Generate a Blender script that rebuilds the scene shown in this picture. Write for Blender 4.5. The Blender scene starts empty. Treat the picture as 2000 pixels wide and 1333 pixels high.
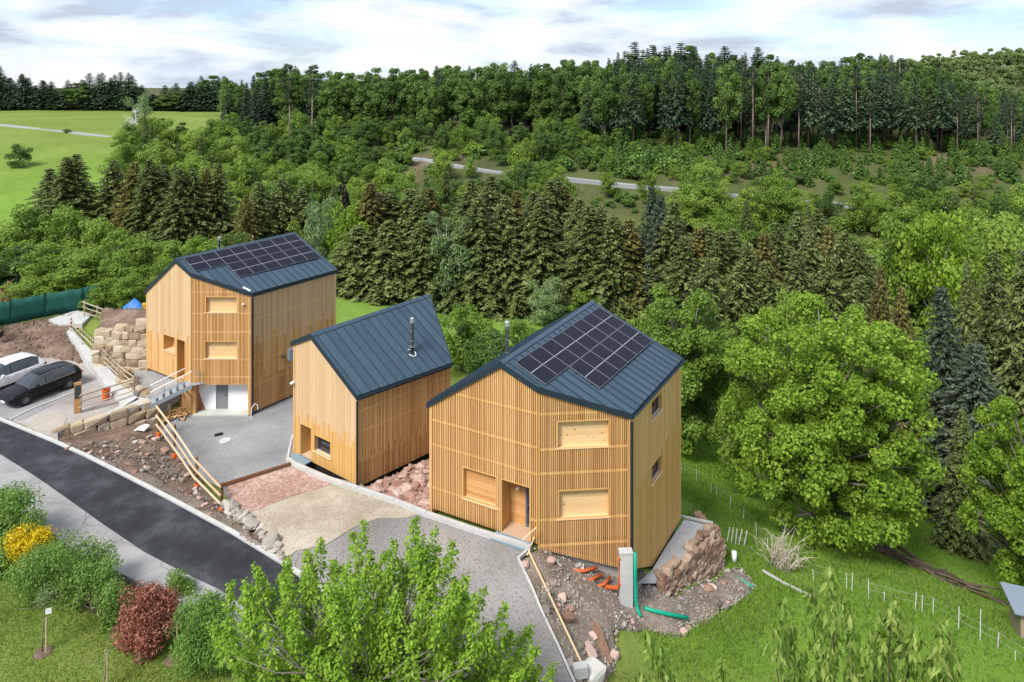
import bpy, bmesh, math, random
import numpy as np
from mathutils import Vector, Matrix
random.seed(7); RNG = np.random.default_rng(11)
S = bpy.context.scene
COL = S.collection
R = math.radians

# ---------------------------------------------------------------- camera
CAMZ, FPX, HOR = 22.0, 1333.0, 152.0          # camera height, focal length in photo pixels, horizon row
cd = bpy.data.cameras.new('camera'); cam = bpy.data.objects.new('camera', cd); COL.objects.link(cam)
cam.location = (0, 0, CAMZ); cam.rotation_euler = (R(90), 0, 0)
cd.sensor_width = 36.0; cd.lens = 36.0*FPX/2000.0
cd.shift_y = -(666.5-HOR)/2000.0
cd.clip_start = 0.1; cd.clip_end = 6000
S.camera = cam
# ---------------------------------------------------------------- light
SUN = Vector((-0.46, -0.60, 0.88)).normalized()   # direction towards the sun
sl = bpy.data.lights.new('sun', 'SUN'); sl.energy = 2.9; sl.angle = R(18); sl.color = (1.0, 0.955, 0.88)
so = bpy.data.objects.new('sun', sl); COL.objects.link(so)
so.rotation_euler = SUN.to_track_quat('Z', 'Y').to_euler()
W = bpy.data.worlds.new('World'); S.world = W; W.use_nodes = True
nt = W.node_tree; nt.nodes.clear()
def N(t, kind, **kw):
    n = t.nodes.new(kind)
    for k, v in kw.items(): setattr(n, k, v)
    return n
sky = N(nt, 'ShaderNodeTexSky', sky_type='NISHITA', sun_disc=False)
sky.sun_elevation = math.asin(SUN.z); sky.sun_rotation = math.atan2(SUN.x, SUN.y)
sky.dust_density = 0.2; sky.air_density = 1.2; sky.ozone_density = 2.0
bg = N(nt, 'ShaderNodeBackground'); bg.inputs['Strength'].default_value = 0.1
wo = N(nt, 'ShaderNodeOutputWorld')
tc = N(nt, 'ShaderNodeTexCoord')
def cloud_noise(scale, detail, rough, loc, dist=0.0):
    mp = N(nt, 'ShaderNodeMapping'); mp.inputs['Scale'].default_value = scale; mp.inputs['Location'].default_value = loc
    nt.links.new(tc.outputs['Generated'], mp.inputs['Vector'])
    n = N(nt, 'ShaderNodeTexNoise'); n.inputs['Scale'].default_value = 1.0; n.inputs['Detail'].default_value = detail
    n.inputs['Roughness'].default_value = rough; n.inputs['Distortion'].default_value = dist
    nt.links.new(mp.outputs['Vector'], n.inputs['Vector']); return n
n1 = cloud_noise((4.6, 4.6, 17.0), 12, 0.56, (3.1, 1.7, 0.4), 0.3)
n2 = cloud_noise((3.0, 3.0, 14.0), 10, 0.55, (7.9, 4.2, 2.6), 0.2)
cr = N(nt, 'ShaderNodeValToRGB')                     # grey cloud bellies to white tops
e = cr.color_ramp.elements
e[0].position = 0.40; e[0].color = (3.2, 3.7, 4.4, 1)
e[1].position = 0.57; e[1].color = (5.75, 5.85, 6.0, 1)
m = e.new(0.475); m.color = (4.6, 5.1, 5.7, 1)
nt.links.new(n1.outputs['Fac'], cr.inputs['Fac'])
cm = N(nt, 'ShaderNodeValToRGB')                     # where the blue sky shows through
cm.color_ramp.elements[0].position = 0.40; cm.color_ramp.elements[0].color = (0.45, 0.45, 0.45, 1)
cm.color_ramp.elements[1].position = 0.56; cm.color_ramp.elements[1].color = (1, 1, 1, 1)
nt.links.new(n2.outputs['Fac'], cm.inputs['Fac'])
mix = N(nt, 'ShaderNodeMixRGB')
nt.links.new(cm.outputs['Color'], mix.inputs['Fac'])
tint = N(nt, 'ShaderNodeMixRGB', blend_type='MULTIPLY'); tint.inputs['Fac'].default_value = 1.0; tint.inputs['Color2'].default_value = (.72, .86, 1.12, 1)
nt.links.new(sky.outputs['Color'], tint.inputs['Color1']); nt.links.new(tint.outputs['Color'], mix.inputs['Color1']); nt.links.new(cr.outputs['Color'], mix.inputs['Color2'])
nt.links.new(mix.outputs['Color'], bg.inputs['Color']); nt.links.new(bg.outputs[0], wo.inputs[0])
S.view_settings.view_transform = 'Standard'; S.view_settings.look = 'None'
S.view_settings.exposure = 0.86; S.view_settings.gamma = 1.0; S.view_settings.use_curve_mapping = False
S.cycles.max_bounces = 8; S.cycles.diffuse_bounces = 5; S.cycles.glossy_bounces = 2; S.cycles.transmission_bounces = 3
S.cycles.transparent_max_bounces = 6; S.cycles.use_denoising = True; S.cycles.sample_clamp_indirect = 4.0

# ---------------------------------------------------------------- helpers
def ray(u, v): return np.array([(u-1000)/FPX, 1.0, (HOR-v)/FPX])
def at(u, v, z):            # the point at height z seen at photo pixel (u, v)
    r = ray(u, v); t = (z-CAMZ)/r[2]; return Vector((r[0]*t, t, z))
def aty(u, v, y):           # the point at distance y seen at photo pixel (u, v)
    r = ray(u, v); return Vector((r[0]*y, y, CAMZ+r[2]*y))
def V(*a): return Vector(a)

def tag(o, label=None, cat=None, group=None, kind=None):
    if label: o['label'] = label
    if cat: o['category'] = cat
    if group: o['group'] = group
    if kind: o['kind'] = kind
    return o
def empty(name, loc, label=None, cat=None, group=None):
    o = bpy.data.objects.new(name, None); COL.objects.link(o); o.location = loc; o.empty_display_size = 0.3
    return tag(o, label, cat, group)
def link(name, me, parent=None, mats=None, smooth=False):
    if mats is not None:
        for mm in (mats if isinstance(mats, (list, tuple)) else [mats]): me.materials.append(mm)
    if smooth: me.polygons.foreach_set('use_smooth', [True]*len(me.polygons))
    o = bpy.data.objects.new(name, me); COL.objects.link(o)
    if parent is not None:
        o.parent = parent
        o.matrix_parent_inverse = Matrix.Translation(-wloc(parent))
    return o
def wloc(o):                # things are only ever translated while they are built
    v = Vector(o.location)
    while o.parent is not None: v = v + Vector(o.matrix_parent_inverse.translation) ; o = o.parent ; v = v + Vector(o.location)
    return v
def mesh(name, verts, faces, mi=None):
    me = bpy.data.meshes.new(name); me.from_pydata([tuple(v) for v in verts], [], faces); me.update()
    if mi is not None: me.polygons.foreach_set('material_index', mi)
    return me
class MB:
    """collects boxes, tubes and prisms into one mesh"""
    def __init__(s): s.v = []; s.f = []; s.m = []
    def add(s, vs, fs, mi=0):
        b = len(s.v); s.v += [Vector(v) for v in vs]
        for f in fs: s.f.append([i+b for i in f]); s.m.append(mi)
        return s
    def hexa(s, p, mi=0):   # 8 corners: bottom 0-3 ccw, top 4-7
        return s.add(p, [(3,2,1,0),(4,5,6,7),(0,1,5,4),(1,2,6,5),(2,3,7,6),(3,0,4,7)], mi)
    def box(s, c, sx, sy, sz, rz=0.0, mi=0):
        c = Vector(c); ca, sa = math.cos(rz), math.sin(rz); P = []
        for dz in (-sz/2, sz/2):
            for dx, dy in ((-1,-1),(1,-1),(1,1),(-1,1)):
                x, y = dx*sx/2, dy*sy/2; P.append(c+V(ca*x-sa*y, sa*x+ca*y, dz))
        return s.hexa(P, mi)
    def bar(s, a, b, w, h, mi=0, up=V(0,0,1)):      # rectangular bar from a to b
        a = Vector(a); b = Vector(b); d = (b-a).normalized()
        x = d.cross(up)
        if x.length < 1e-4: x = d.cross(V(1,0,0))
        x.normalize(); y = x.cross(d).normalized(); x = x*w/2; y = y*h/2
        return s.hexa([a-x-y, a+x-y, b+x-y, b-x-y, a-x+y, a+x+y, b+x+y, b-x+y], mi)
    def tube(s, pts, rad, n=8, mi=0, caps=True):
        pts = [Vector(p) for p in pts]; k = len(pts)
        rad = [rad]*k if not isinstance(rad, (list, tuple)) else rad
        b = len(s.v)
        for i, p in enumerate(pts):
            d = (pts[min(i+1,k-1)]-pts[max(i-1,0)]).normalized()
            x = d.cross(V(0,0,1))
            if x.length < 1e-3: x = d.cross(V(1,0,0))
            x.normalize(); y = d.cross(x).normalized()
            for j in range(n):
                a = 2*math.pi*j/n; s.v.append(p+(x*math.cos(a)+y*math.sin(a))*rad[i])
        for i in range(k-1):
            for j in range(n):
                j2 = (j+1) % n; s.f.append([b+i*n+j, b+i*n+j2, b+(i+1)*n+j2, b+(i+1)*n+j]); s.m.append(mi)
        if caps:
            s.f.append([b+j for j in range(n)][::-1]); s.m.append(mi)
            s.f.append([b+(k-1)*n+j for j in range(n)]); s.m.append(mi)
        return s
    def prism(s, poly, z0, mi=0, cap=True):         # polygon (3d top) extruded down to height z0 (number) or by vector
        n = len(poly); top = [Vector(p) for p in poly]
        bot = [V(p.x, p.y, z0) for p in top] if not isinstance(z0, Vector) else [p+z0 for p in top]
        fs = [tuple(range(n)), tuple(range(2*n-1, n-1, -1))]+[(i, n+i, n+(i+1) % n, (i+1) % n) for i in range(n)]
        return s.add(top+bot, fs, mi)
    def build(s, name, mats, parent=None, smooth=False):
        return link(name, mesh(name, s.v, s.f, s.m), parent, mats, smooth)

_O1 = 'first second third fourth fifth sixth seventh eighth ninth tenth eleventh twelfth thirteenth fourteenth fifteenth sixteenth seventeenth eighteenth nineteenth'.split()
_OT = {2: ('twentieth', 'twenty'), 3: ('thirtieth', 'thirty'), 4: ('fortieth', 'forty'), 5: ('fiftieth', 'fifty')}
def ordinal(n): return _O1[n-1] if n < 20 else (_OT[n//10][0] if n % 10 == 0 else _OT[n//10][1]+'-'+_O1[n % 10-1])
# ---------------------------------------------------------------- materials
MATS = {}
def srgb(r, g, b):
    f = lambda c: (c/255/12.92 if c/255 <= 0.04045 else ((c/255+0.055)/1.055)**2.4)
    return (f(r), f(g), f(b), 1)
def new_mat(name):
    m = bpy.data.materials.new(name); m.use_nodes = True; t = m.node_tree
    p = t.nodes['Principled BSDF']; p.inputs['Specular IOR Level'].default_value = 0.3
    MATS[name] = m; return m, t, p
def flat(name, c, rough=0.6, metal=0.0, spec=0.3, emis=None):
    m, t, p = new_mat(name); p.inputs['Base Color'].default_value = (*c[:3], 1); p.inputs['Roughness'].default_value = rough
    p.inputs['Metallic'].default_value = metal; p.inputs['Specular IOR Level'].default_value = spec; return m
def ramp(t, fac, stops):
    n = N(t, 'ShaderNodeValToRGB'); el = n.color_ramp.elements
    while len(el) < len(stops): el.new(0.5)
    for x, (p, c) in zip(el, stops): x.position = p; x.color = (*c[:3], 1)
    t.links.new(fac, n.inputs['Fac']); return n
def tex(t, scale, detail=4, rough=0.55, stretch=None, coord='Object', dist=0.0):
    c = N(t, 'ShaderNodeTexCoord'); n = N(t, 'ShaderNodeTexNoise')
    n.inputs['Scale'].default_value = scale; n.inputs['Detail'].default_value = detail
    n.inputs['Roughness'].default_value = rough; n.inputs['Distortion'].default_value = dist
    if stretch:
        mp = N(t, 'ShaderNodeMapping'); mp.inputs['Scale'].default_value = stretch
        t.links.new(c.outputs[coord], mp.inputs[0]); t.links.new(mp.outputs[0], n.inputs['Vector'])
    else: t.links.new(c.outputs[coord], n.inputs['Vector'])
    return n
def math_n(t, op, a, b=None):
    n = N(t, 'ShaderNodeMath', operation=op)
    for i, x in enumerate((a, b)):
        if x is None: continue
        if isinstance(x, (int, float)): n.inputs[i].default_value = x
        else: t.links.new(x, n.inputs[i])
    return n.outputs[0]
def bump(t, p, h, strength=0.4, dist=0.03):
    b = N(t, 'ShaderNodeBump'); b.inputs['Strength'].default_value = strength; b.inputs['Distance'].default_value = dist
    t.links.new(h, b.inputs['Height']); t.links.new(b.outputs[0], p.inputs['Normal'])
def grainy(name, stops, big=0.25, fine=9.0, rough=0.9, bs=0.5, bd=0.03, mixf=0.5, spec=0.15):
    """ground-like surface: large patches plus fine grain"""
    m, t, p = new_mat(name)
    a = tex(t, big, 5, 0.6); b = tex(t, fine, 6, 0.7)
    f = math_n(t, 'ADD', math_n(t, 'MULTIPLY', a.outputs['Fac'], 1-mixf), math_n(t, 'MULTIPLY', b.outputs['Fac'], mixf))
    r = ramp(t, f, stops); t.links.new(r.outputs[0], p.inputs['Base Color'])
    p.inputs['Roughness'].default_value = rough; p.inputs['Specular IOR Level'].default_value = spec
    if bs: bump(t, p, b.outputs['Fac'], bs, bd)
    return m
def timber(name, dark, mid, light, rough=0.65, stretch=(14, 14, 0.9), shift=0.45, knots=False):
    """sawn boards: every board object takes its own tone, grain runs along it"""
    m, t, p = new_mat(name)
    oi = N(t, 'ShaderNodeObjectInfo'); g = tex(t, 1.6, 6, 0.6, stretch, 'Object', 0.4)
    f = math_n(t, 'ADD', math_n(t, 'MULTIPLY', oi.outputs['Random'], shift), math_n(t, 'MULTIPLY', g.outputs['Fac'], 1-shift))
    r = ramp(t, f, [(0.15, dark), (0.5, mid), (0.85, light)])
    out = r.outputs[0]
    if knots:
        v = N(t, 'ShaderNodeTexVoronoi'); v.inputs['Scale'].default_value = 2.6; v.inputs['Randomness'].default_value = 1
        c = N(t, 'ShaderNodeTexCoord'); t.links.new(c.outputs['Object'], v.inputs['Vector'])
        k = ramp(t, v.outputs['Distance'], [(0.05, (1, 1, 1)), (0.13, (0, 0, 0))])
        mx = N(t, 'ShaderNodeMixRGB'); t.links.new(k.outputs[0], mx.inputs['Fac']); t.links.new(out, mx.inputs['Color1'])
        mx.inputs['Color2'].default_value = (0.17, 0.075, 0.03, 1); out = mx.outputs[0]
    t.links.new(out, p.inputs['Base Color']); p.inputs['Roughness'].default_value = rough
    bump(t, p, g.outputs['Fac'], 0.15, 0.004); return m
def leafmat(name, dark, mid, light, trans=0.3, vary=0.25, nscale=0.5, rough=0.55, w=(0.5, 0.3, 0.2)):
    """leaves: each leaf, each clump and each plant varies; light passes through"""
    m, t, p = new_mat(name)
    ge = N(t, 'ShaderNodeNewGeometry'); oi = N(t, 'ShaderNodeObjectInfo'); n = tex(t, nscale, 3, 0.6)
    f = math_n(t, 'MULTIPLY', ge.outputs['Random Per Island'], w[0])
    f = math_n(t, 'ADD', f, math_n(t, 'MULTIPLY', n.outputs['Fac'], w[1]))
    f = math_n(t, 'ADD', f, math_n(t, 'MULTIPLY', oi.outputs['Random'], w[2]))
    r = ramp(t, f, [(0.18, dark), (0.5, mid), (0.85, light)])
    t.links.new(r.outputs[0], p.inputs['Base Color']); p.inputs['Roughness'].default_value = rough
    p.inputs['Specular IOR Level'].default_value = 0.25
    tr = N(t, 'ShaderNodeBsdfTranslucent'); t.links.new(r.outputs[0], tr.inputs['Color'])
    mx = N(t, 'ShaderNodeMixShader'); mx.inputs[0].default_value = trans+(.14 if trans >= .25 else .06)
    o = t.nodes['Material Output']
    t.links.new(p.outputs[0], mx.inputs[1]); t.links.new(tr.outputs[0], mx.inputs[2]); t.links.new(mx.outputs[0], o.inputs[0])
    return m
# ================================================================ ground and paved surfaces
def P2(pts): return [Vector(p) for p in pts]
Z_YARD, Z_COURT, Z_PARK = 0.60, -1.30, 0.0
# heights of the site: (photo pixel, height) and (photo pixel, distance)
CZ = [((300,1333),-0.1),((100,1250),-0.1),((0,1100),0.0),((200,1180),0.0),((600,1333),0.3),((900,1333),0.4),((0,1000),0.05),((380,1200),0.1),
      ((0,860),-0.1),((250,960),-0.1),((430,1080),0.2),((560,1150),0.3),((700,1050),0.3),((800,1200),0.35),((1000,1250),0.35),((1000,1120),0.3),
      ((620,980),0.3),((480,980),0.2),((360,960),-0.3),((300,900),-0.8),((230,880),-0.5),((160,872),-0.1),((320,850),-1.5),((420,880),-1.6),((520,850),-1.6),((450,800),-1.6),((380,900),-1.5),((440,940),-1.2),
      ((1060,1120),0.25),((1085,1200),0.15),((1115,1290),0.05),((1035,1080),0.35),((1110,1115),-0.45),((1160,1180),-1.0),((1220,1190),-1.7),((1290,1180),-2.35),((1340,1225),-2.5),((1180,1260),-0.9),((1180,1333),-0.7),((1440,1155),-4.5),((1400,1180),-3.7),((1250,1290),-1.8),
      ((30,700),-0.2),((120,740),-0.2),((-200,760),0.0),((60,660),0.3),((150,650),0.5),((190,610),1.0),((20,640),0.8),((-200,640),0.8),((235,640),3.3),((280,640),3.4),((60,590),1.2),((250,600),2.6)]
CY = [((690,570),92),((700,620),78),((820,640),74),((905,725),62),((960,645),80),((1040,625),84),((1120,640),82),
      ((1350,935),51),((1345,1000),43),((1345,1015),40),((1430,1060),41),((1480,1120),37),((1560,1165),34),((1680,1065),43),((1700,1173),34.5),((1850,1195),33.5),((2000,1300),30.5),((1600,1333),28.5),((1400,1250),29.5),((1800,1333),28.5),((1985,1195),40),((1800,1080),48),((1450,900),60),((2100,1100),52),((2300,1250),38),((1500,990),50),
      ((500,560),88),((380,560),84),((250,560),70),((100,540),74),((0,520),80),((-300,540),80)]
CW = [(0,105,-15),(40,100,-19),(-40,105,-11),(80,95,-22),(-80,110,-7),(120,100,-22),(20,130,-14),(70,130,-13),(-30,130,-9),(120,130,-11),
      (-120,100,-4),(-100,135,-4),(-70,150,-2.5),
      (-20,60,-3.4),(-8,52,-2.2),(2,48,-2.4),(-30,70,-2.2),
      (-30,0,-0.5),(0,0,-0.8),(30,0,-5),(-60,20,0.2),(-60,45,0.4),(60,20,-9),(60,45,-15),(100,30,-20),(0,-60,2),(-80,-40,3),(80,-40,-12)]
CF = [((1100,345),165),((1320,365),160),((830,312),175),((1700,405),150),((640,330),172),((1990,400),150),((500,300),190),
      ((1000,285),195),((1400,275),195),((1700,308),183),((1970,330),172),((700,250),220),((1200,275),195),((850,262),210),
      ((1000,230),250),((1500,215),250),((1900,250),230),((700,215),290),((2200,330),190),
      ((0,217),330),((210,219),325),((420,228),305),((0,245),240),((245,272),215),((130,260),222),((0,402),138),((100,350),160),((0,300),185),((250,302),178),((430,262),235),((-300,300),190),((-300,222),330),((330,330),165)]
CE = [(-200,420,6),(0,400,10),(150,400,14),(300,420,10),(-400,500,4),(420,620,30),(300,650,16),(0,700,6),(-400,800,2),(560,700,34),(700,900,10),(0,1100,0),(-700,1100,0),(-600,300,2),(500,300,4),(300,180,-8),(-260,150,0),(700,300,0),(-700,0,0),(500,-20,-20)]
ctrl = [at(*p, z) for p, z in CZ]+[aty(*p, y) for p, y in CY]+[Vector(p) for p in CW]+[aty(*p, y) for p, y in CF]+[Vector(p) for p in CE]
ctrl = np.array([tuple(p) for p in ctrl])
def tps(r): return np.where(r > 1e-9, r**1.5, 0)
_d = np.linalg.norm(ctrl[:, None, :2]-ctrl[None, :, :2], axis=2)
_n = len(ctrl); _A = np.zeros((_n+3, _n+3)); _A[:_n, :_n] = tps(_d)-0.6*np.eye(_n)
_A[:_n, _n] = 1; _A[:_n, _n+1:] = ctrl[:, :2]; _A[_n, :_n] = 1; _A[_n+1:, :_n] = ctrl[:, :2].T
_w = np.linalg.solve(_A, np.concatenate([ctrl[:, 2], np.zeros(3)]))
def terrain(x, y):
    x = np.asarray(x, float); y = np.asarray(y, float)
    out = np.full(x.shape, _w[_n])+_w[_n+1]*x+_w[_n+2]*y
    for i in range(_n): out += _w[i]*tps(np.hypot(x-ctrl[i, 0], y-ctrl[i, 1]))
    return out
def gz(x, y): return float(terrain(np.array([x]), np.array([y]))[0])
def inside(px, py, poly):
    r = np.zeros(px.shape, bool); n = len(poly)
    for i in range(n):
        x1, y1 = poly[i][0], poly[i][1]; x2, y2 = poly[(i+1) % n][0], poly[(i+1) % n][1]
        c = (y1 > py) != (y2 > py)
        with np.errstate(divide='ignore', invalid='ignore'):
            r ^= c & (px < (x2-x1)*(py-y1)/(y2-y1+1e-12)+x1)
    return r

# ---- outlines of the made surfaces
road_R = [at(-160,745,-0.06), at(0,822,0.0), at(100,863,0.06), at(160,890,0.1), at(240,930,0.2), at(330,977,0.3), at(450,1042,0.42), at(550,1103,0.5), at(640,1165,0.55), at(760,1260,0.55)]
road_L = [at(-160,800,-0.06), at(0,886,0.0), at(70,930,0.06), at(130,972,0.1), at(200,1022,0.2), at(280,1076,0.3), at(360,1118,0.42), at(432,1152,0.5), at(520,1215,0.55), at(640,1320,0.55)]
old_L = [at(-160,850,-0.06), at(0,950,0.0), at(50,1000,0.06), at(90,1030,0.1), at(150,1075,0.2), at(250,1125,0.3), at(330,1165,0.42), at(400,1190,0.5), at(470,1260,0.55), at(560,1345,0.55)]
yard = [at(437,948,.6), at(505,926,.6), at(570,905,.6), at(640,930,.6), at(702,944,.6), at(735,962,.6), at(770,980,.6), at(832,1000,.6), at(935,1034,.6), at(1036,1072,.6), at(1012,1092,.6), at(1060,1200,.6), at(1118,1333,.6), at(1150,1420,.6), at(900,1420,.6), at(770,1270,.6), at(645,1168,.6), at(556,1100,.6), at(520,1050,.6), at(492,1014,.6), at(455,985,.6)]
court = [at(314,846,-1.3), at(345,800,-1.3), at(480,770,-1.3), at(600,770,-1.3), at(640,860,-1.3), at(620,930,-1.3), at(560,960,-1.3), at(450,985,-1.3), at(433,978,-1.3), at(380,925,-1.3)]
park = [at(-300,700,0), at(-300,845,0), at(0,812,0), at(60,835,0), at(90,860,0), at(114,866,0), at(112,846,0), at(160,824,0), at(230,801,0), at(306,778,0), at(290,750,0), at(240,735,0), at(200,700,0), at(0,690,0)]
ZONES = [(road_R+old_L[::-1], None), (yard, 0.6), (court, -1.3), (park, 0.0)]

def plane_fit(pts):
    P = np.array([tuple(p) for p in pts]); c, *_ = np.linalg.lstsq(np.c_[P[:, :2], np.ones(len(P))], P[:, 2], rcond=None)
    return lambda X, Y: c[0]*X+c[1]*Y+c[2]
def local_fit(pts, sm=.02):
    P = np.array([tuple(p) for p in pts]); n = len(P)
    A = np.zeros((n+3, n+3)); A[:n, :n] = tps(np.linalg.norm(P[:, None, :2]-P[None, :, :2], axis=2))-sm*np.eye(n)
    A[:n, n] = 1; A[:n, n+1:] = P[:, :2]; A[n, :n] = 1; A[n+1:, :n] = P[:, :2].T
    w = np.linalg.solve(A, np.r_[P[:, 2], 0, 0, 0])
    def f(X, Y):
        o = w[n]+w[n+1]*X+w[n+2]*Y
        for i in range(n): o = o+w[i]*tps(np.hypot(X-P[i, 0], Y-P[i, 1]))
        return o
    return f
slope_pts = [at(108,868,-.02), at(165,892,.06), at(245,932,.14), at(335,979,.22), at(455,1044,.36), at(552,1102,.46), at(560,1090,.48), at(500,1020,.45), at(446,990,.0), at(402,945,-1.0), at(358,895,-1.36), at(326,846,-1.42), V(-23.6,47.0,-1.42), V(-25.3,45.7,-1.1), V(-26.8,44.2,-.8), V(-28.6,42.4,-.35), at(240,895,-.35), at(330,930,-.35)]
H_slope = local_fit(slope_pts)
so_ = slope_pts
fr = [at(1040,1072,.5), at(1014,1094,.5), at(1062,1205,.4), at(1122,1338,.3), at(1165,1345,-.3), at(1205,1310,-.9), at(1205,1230,-1.2), at(1260,1235,-2.0), at(1335,1245,-2.45), at(1430,1185,-3.8), at(1480,1150,-4.6), at(1445,1105,-4.9), at(1405,1125,-4.4), at(1310,1165,-2.7), at(1262,1120,-1.95), at(1215,1095,-1.3), at(1120,1075,-.5), at(1060,1064,.2)]
H_fr = local_fit(fr+[at(1110,1140,-.2), at(1150,1200,-.7), at(1100,1240,.1), at(1220,1190,-1.7), at(1300,1200,-2.35), at(1070,1100,.25), at(1160,1120,-.8)])
ug = [at(-300,712,.05), at(0,700,0.03), at(110,700,0.03), at(190,716,0.03), at(240,776,.05), at(250,752,.28), at(140,642,.85), at(195,603,1.15), at(10,636,.95), at(-300,690,.8)]
H_ug = local_fit(ug+[at(60,680,.25), at(120,670,.45), at(150,690,.3)])
tw = [at(186,652,2.55), at(240,640,3.3), at(300,630,3.7), at(300,600,3.9), at(195,600,2.95)]
gstrip = [at(258,766,.3), at(306,778,.25), at(352,748,.7), at(360,700,.7), at(262,690,.7)]
HZONES = [([(so_[i].x, so_[i].y) for i in range(16)], H_slope), ([(p.x, p.y) for p in fr], H_fr), ([(p.x, p.y) for p in ug], H_ug), ([(p.x, p.y) for p in tw], local_fit(tw)), ([(p.x, p.y) for p in gstrip], lambda X, Y: 0*X+.2), ([(-33,51.5),(-25,50.5),(-22,46.5),(-24,44.8),(-30,50)], lambda X, Y: 0*X+.1)]

def graded(a, b, c0, c1, fine, grow):      # coordinates: fine spacing between c0 and c1, growing outwards
    xs = list(np.arange(c0, c1+1e-6, fine)); s = fine; x = c1
    while x < b: s = min(s*grow, 40); x += s; xs.append(x)
    s = fine; x = c0
    while x > a: s = min(s*grow, 40); x -= s; xs.insert(0, x)
    return np.array(xs)
gx = graded(-900, 1100, -42, 34, 0.55, 1.06); gy = graded(-120, 1500, 14, 74, 0.55, 1.05)
X, Y = np.meshgrid(gx, gy); Zt = terrain(X, Y)
def fbm(x, y, seed=0, octs=5, f=1.0):
    r = np.random.default_rng(seed); o = np.zeros(np.shape(x)); a = 1.0
    for k in range(octs):
        for j in range(3):
            an = r.uniform(0, 6.28); o += a*np.sin((x*math.cos(an)+y*math.sin(an))*f*r.uniform(.7, 1.4)+r.uniform(0, 6.28)+1.3*np.sin((x*math.sin(an)-y*math.cos(an))*f*.7+r.uniform(0, 6)))/3
        a *= .5; f *= 2
    return o
Zt += 0.06*fbm(X, Y, 3, 4, 0.5)+np.where(Y > 90, 0.35, 0)*fbm(X, Y, 5, 3, 0.12)
for poly, z in ZONES:
    ins = inside(X, Y, [(p.x, p.y) for p in poly])
    zz = z if z is not None else None
    if zz is None:
        t = np.clip((X+33)/23, 0, 1); zz = 0.0+0.5*t
    Zt = np.where(ins, np.minimum(Zt, zz-0.45), Zt)
def poly_dist(px, py, poly):
    d = np.full(px.shape, 1e9)
    for i in range(len(poly)):
        (x1, y1), (x2, y2) = poly[i][:2], poly[(i+1) % len(poly)][:2]; dx, dy = x2-x1, y2-y1
        tt = np.clip(((px-x1)*dx+(py-y1)*dy)/(dx*dx+dy*dy+1e-9), 0, 1); d = np.minimum(d, np.hypot(px-x1-tt*dx, py-y1-tt*dy))
    return d
_fp = [(p.x, p.y) for p in fr]; _in = inside(X, Y, _fp); _dd = poly_dist(X, Y, _fp); _w1 = np.clip(1-_dd/2.2, 0, 1); _w1 = _w1*_w1*(3-2*_w1)
_hf = H_fr(X, Y); Zt = np.where(_in, Zt, Zt*(1-_w1)+(_hf-.02)*_w1)
for poly, hf in HZONES:
    ins = inside(X, Y, poly)
    if hf is H_fr: Zt = np.where(ins, np.minimum(_hf-.04, 9)-.3*np.clip(_dd/.9, 0, 1), Zt)
    else: Zt = np.where(ins, np.minimum(Zt, hf(X, Y)-.4), Zt)
for poly, z in ZONES[1:3]:
    ins = inside(X, Y, [(p.x, p.y) for p in poly]); Zt = np.where(ins, np.minimum(Zt, z-.45), Zt)
nx, ny = len(gx), len(gy)
verts = np.stack([X.ravel(), Y.ravel(), Zt.ravel()], 1)
idx = np.arange(nx*ny).reshape(ny, nx)
quads = np.stack([idx[:-1, :-1].ravel(), idx[:-1, 1:].ravel(), idx[1:, 1:].ravel(), idx[1:, :-1].ravel()], 1)
def big_mesh(name, verts, quads, k=4):
    me = bpy.data.meshes.new(name); nv, nf = len(verts), len(quads)
    me.vertices.add(nv); me.vertices.foreach_set('co', np.asarray(verts, np.float32).ravel())
    me.loops.add(nf*k); me.loops.foreach_set('vertex_index', np.asarray(quads, np.int32).ravel())
    me.polygons.add(nf); me.polygons.foreach_set('loop_start', np.arange(0, nf*k, k, dtype=np.int32))
    me.polygons.foreach_set('loop_total', np.full(nf, k, np.int32))
    me.update(calc_edges=True); return me
gme = big_mesh('ground', verts, quads)
# what grows where: r = wood floor, g = mown bright meadow, b = bare earth
U = 1000+FPX*X/np.maximum(Y, 1.0); wood = np.zeros(X.shape)
wood = np.clip((Y-(99+5*fbm(X, Y, 9, 3, .05)))/6, 0, 1)*np.clip((U-430-35*fbm(X, Y, 4, 3, .05))/30, 0, 1)
wood = np.maximum(wood, np.clip((Y-345)/20, 0, 1))
wood = np.maximum(wood, np.clip((U-1900)/60, 0, 1)*np.clip((Y-70)/10, 0, 1))
fresh = np.clip((Y-26)/3, 0, 1)*np.clip((X-2)/6, 0, 1)+np.clip((Y-60)/8, 0, 1)
fresh = np.clip(fresh, 0, 1)*(1-np.clip((Y-140)/60, 0, 1)*0.75)
bare = np.clip(fbm(X, Y, 21, 4, .09)*1.4-0.35, 0, 1)*np.clip((Y-150)/10, 0, 1)*wood
ca = gme.color_attributes.new('zone', 'FLOAT_COLOR', 'POINT')
ca.data.foreach_set('color', np.stack([wood.ravel(), fresh.ravel(), bare.ravel(), np.ones(nx*ny)], 1).astype(np.float32).ravel())
m, t, p = new_mat('ground')
at_ = N(t, 'ShaderNodeAttribute', attribute_name='zone'); sp = N(t, 'ShaderNodeSeparateColor'); t.links.new(at_.outputs['Color'], sp.inputs[0])
na = tex(t, 0.05, 9, 0.66); nb = tex(t, 3.2, 6, 0.7); nc = tex(t, 0.9, 4, .6, (1, .35, 1))
f = math_n(t, 'ADD', math_n(t, 'MULTIPLY', na.outputs['Fac'], .42), math_n(t, 'ADD', math_n(t, 'MULTIPLY', nb.outputs['Fac'], .34), math_n(t, 'MULTIPLY', nc.outputs['Fac'], .24)))
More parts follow.
